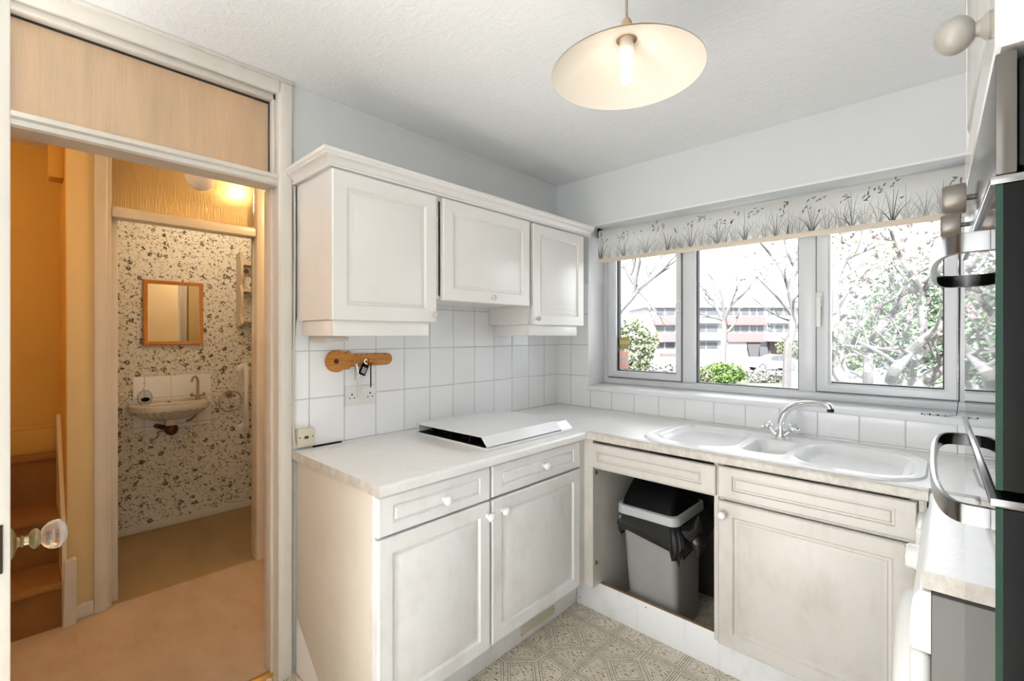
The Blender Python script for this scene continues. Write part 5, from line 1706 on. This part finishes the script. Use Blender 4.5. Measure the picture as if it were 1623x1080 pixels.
def magnolia(name, label, limbs, seeds, d0, leaves, flowers, seed, extra_depth=2, ln=0.55):
    rnd = random.Random(seed)
    t = thing(name, label, 'tree', at(limbs[0][0][0][0], limbs[0][0][0][1], d0))
    m = MB()
    tips = []
    cen = []
    for pts, r0, r1, dz in limbs:
        P = [at(x, y, d0 + dz + 0.12 * math.sin(3.1 * i + dz * 7)) for i, (x, y) in enumerate(pts)]
        n = len(P)
        out, ro = limb(m, P, [r0 + (r1 - r0) * i / (n - 1) for i in range(n)], 9)
        for k in range(3, len(out), 3):
            if rnd.random() < 0.8:
                dv = (Vector((rnd.uniform(-1, 1), rnd.uniform(-1, 1), rnd.uniform(-0.1, 1.1)))).normalized()
                grow(m, rnd, out[k].copy(), dv, ln * rnd.uniform(0.6, 1.2), max(0.006, ro[k] * 0.42), extra_depth, tips, 0.5, 0.9)
        cen += out[len(out) // 3:]
    part('trunk', m, 'bark_pale', t)
    tp_ = [p for p, _ in tips]
    lf = MB()
    leaf_quads(lf, rnd, tp_ + cen[::3], leaves, 0.034, 0.11)
    part('foliage', lf, 'leaf', t)
    fl = MB()
    rnd.shuffle(tips)
    for p, dv in tips[:flowers]:
        up = (dv + Vector((0, 0, 1.2))).normalized()
        e1 = up.cross(Vector((1, 0.3, 0))).normalized()
        e2 = up.cross(e1)
        s = rnd.uniform(0.045, 0.08)
        for k in range(7):
            a = 2 * PI * k / 7 + rnd.uniform(-0.3, 0.3)
            o = e1 * math.cos(a) + e2 * math.sin(a)
            sd = up.cross(o)
            op = rnd.uniform(0.5, 1.2)
            q = [p, p + up * s * 0.5 + o * s * 0.45 * op + sd * s * 0.32, p + up * s * 1.15 + o * s * 0.85 * op, p + up * s * 0.5 + o * s * 0.45 * op - sd * s * 0.32]
            fl._face([fl._v(c) for c in q])
    part('blossom', fl, 'petal', t, 'pink and white blossom', stuff=True)
    return t


main_limbs = [
    ([(1400, 750), (1372, 630), (1340, 608), (1324, 582), (1318, 545), (1323, 505), (1322, 450), (1334, 418), (1352, 398), (1362, 365), (1372, 330)], 0.085, 0.040, 0.0),
    ([(1410, 640), (1412, 605), (1420, 585), (1440, 560), (1468, 535), (1500, 512), (1540, 485)], 0.075, 0.045, -0.3),
    ([(1376, 640), (1376, 590), (1378, 555), (1392, 525), (1412, 500), (1436, 474), (1462, 452), (1490, 430), (1520, 400)], 0.065, 0.025, 0.3),
    ([(1440, 645), (1462, 610), (1490, 585), (1520, 560), (1560, 525)], 0.085, 0.06, -0.1),
    ([(1462, 560), (1463, 515), (1460, 470), (1448, 440), (1425, 405), (1412, 365)], 0.055, 0.02, 0.1),
    ([(1461, 465), (1480, 440), (1505, 415), (1540, 395)], 0.035, 0.02, 0.1),
    ([(1352, 545), (1365, 515), (1390, 490), (1420, 470), (1438, 446), (1470, 425)], 0.028, 0.012, 0.2),
    ([(1408, 558), (1418, 535), (1420, 515)], 0.026, 0.014, 0.4),
    ([(1345, 505), (1385, 500), (1402, 470), (1432, 440)], 0.018, 0.008, 0.5),
    ([(1350, 545), (1390, 552), (1425, 560), (1455, 572)], 0.028, 0.018, 0.35),
    ([(1323, 500), (1350, 455), (1375, 430), (1400, 425)], 0.022, 0.008, 0.2),
    ([(1430, 640), (1446, 600), (1452, 570), (1480, 545), (1500, 520)], 0.05, 0.03, 0.6),
]
magnolia('magnolia_tree', 'large magnolia with pale twisting limbs filling the right window pane', main_limbs, None, 6.2, 2300, 170, 21)
side_limbs = [
    ([(1246, 662), (1248, 560), (1254, 530), (1257, 490), (1252, 460), (1262, 420), (1270, 380)], 0.10, 0.05, 0.0),
    ([(1256, 500), (1235, 475), (1215, 455), (1200, 440)], 0.045, 0.012, 0.0),
    ([(1253, 470), (1240, 430), (1222, 405), (1205, 385), (1190, 370)], 0.05, 0.015, 0.3),
    ([(1256, 510), (1230, 500), (1205, 482), (1190, 470)], 0.03, 0.008, 0.2),
    ([(1262, 430), (1248, 400), (1240, 365)], 0.04, 0.02, 0.2),
]
magnolia('magnolia_tree', 'smaller leafing tree at the right edge of the middle window pane', side_limbs, None, 11.0, 900, 24, 22, 2, 0.8)
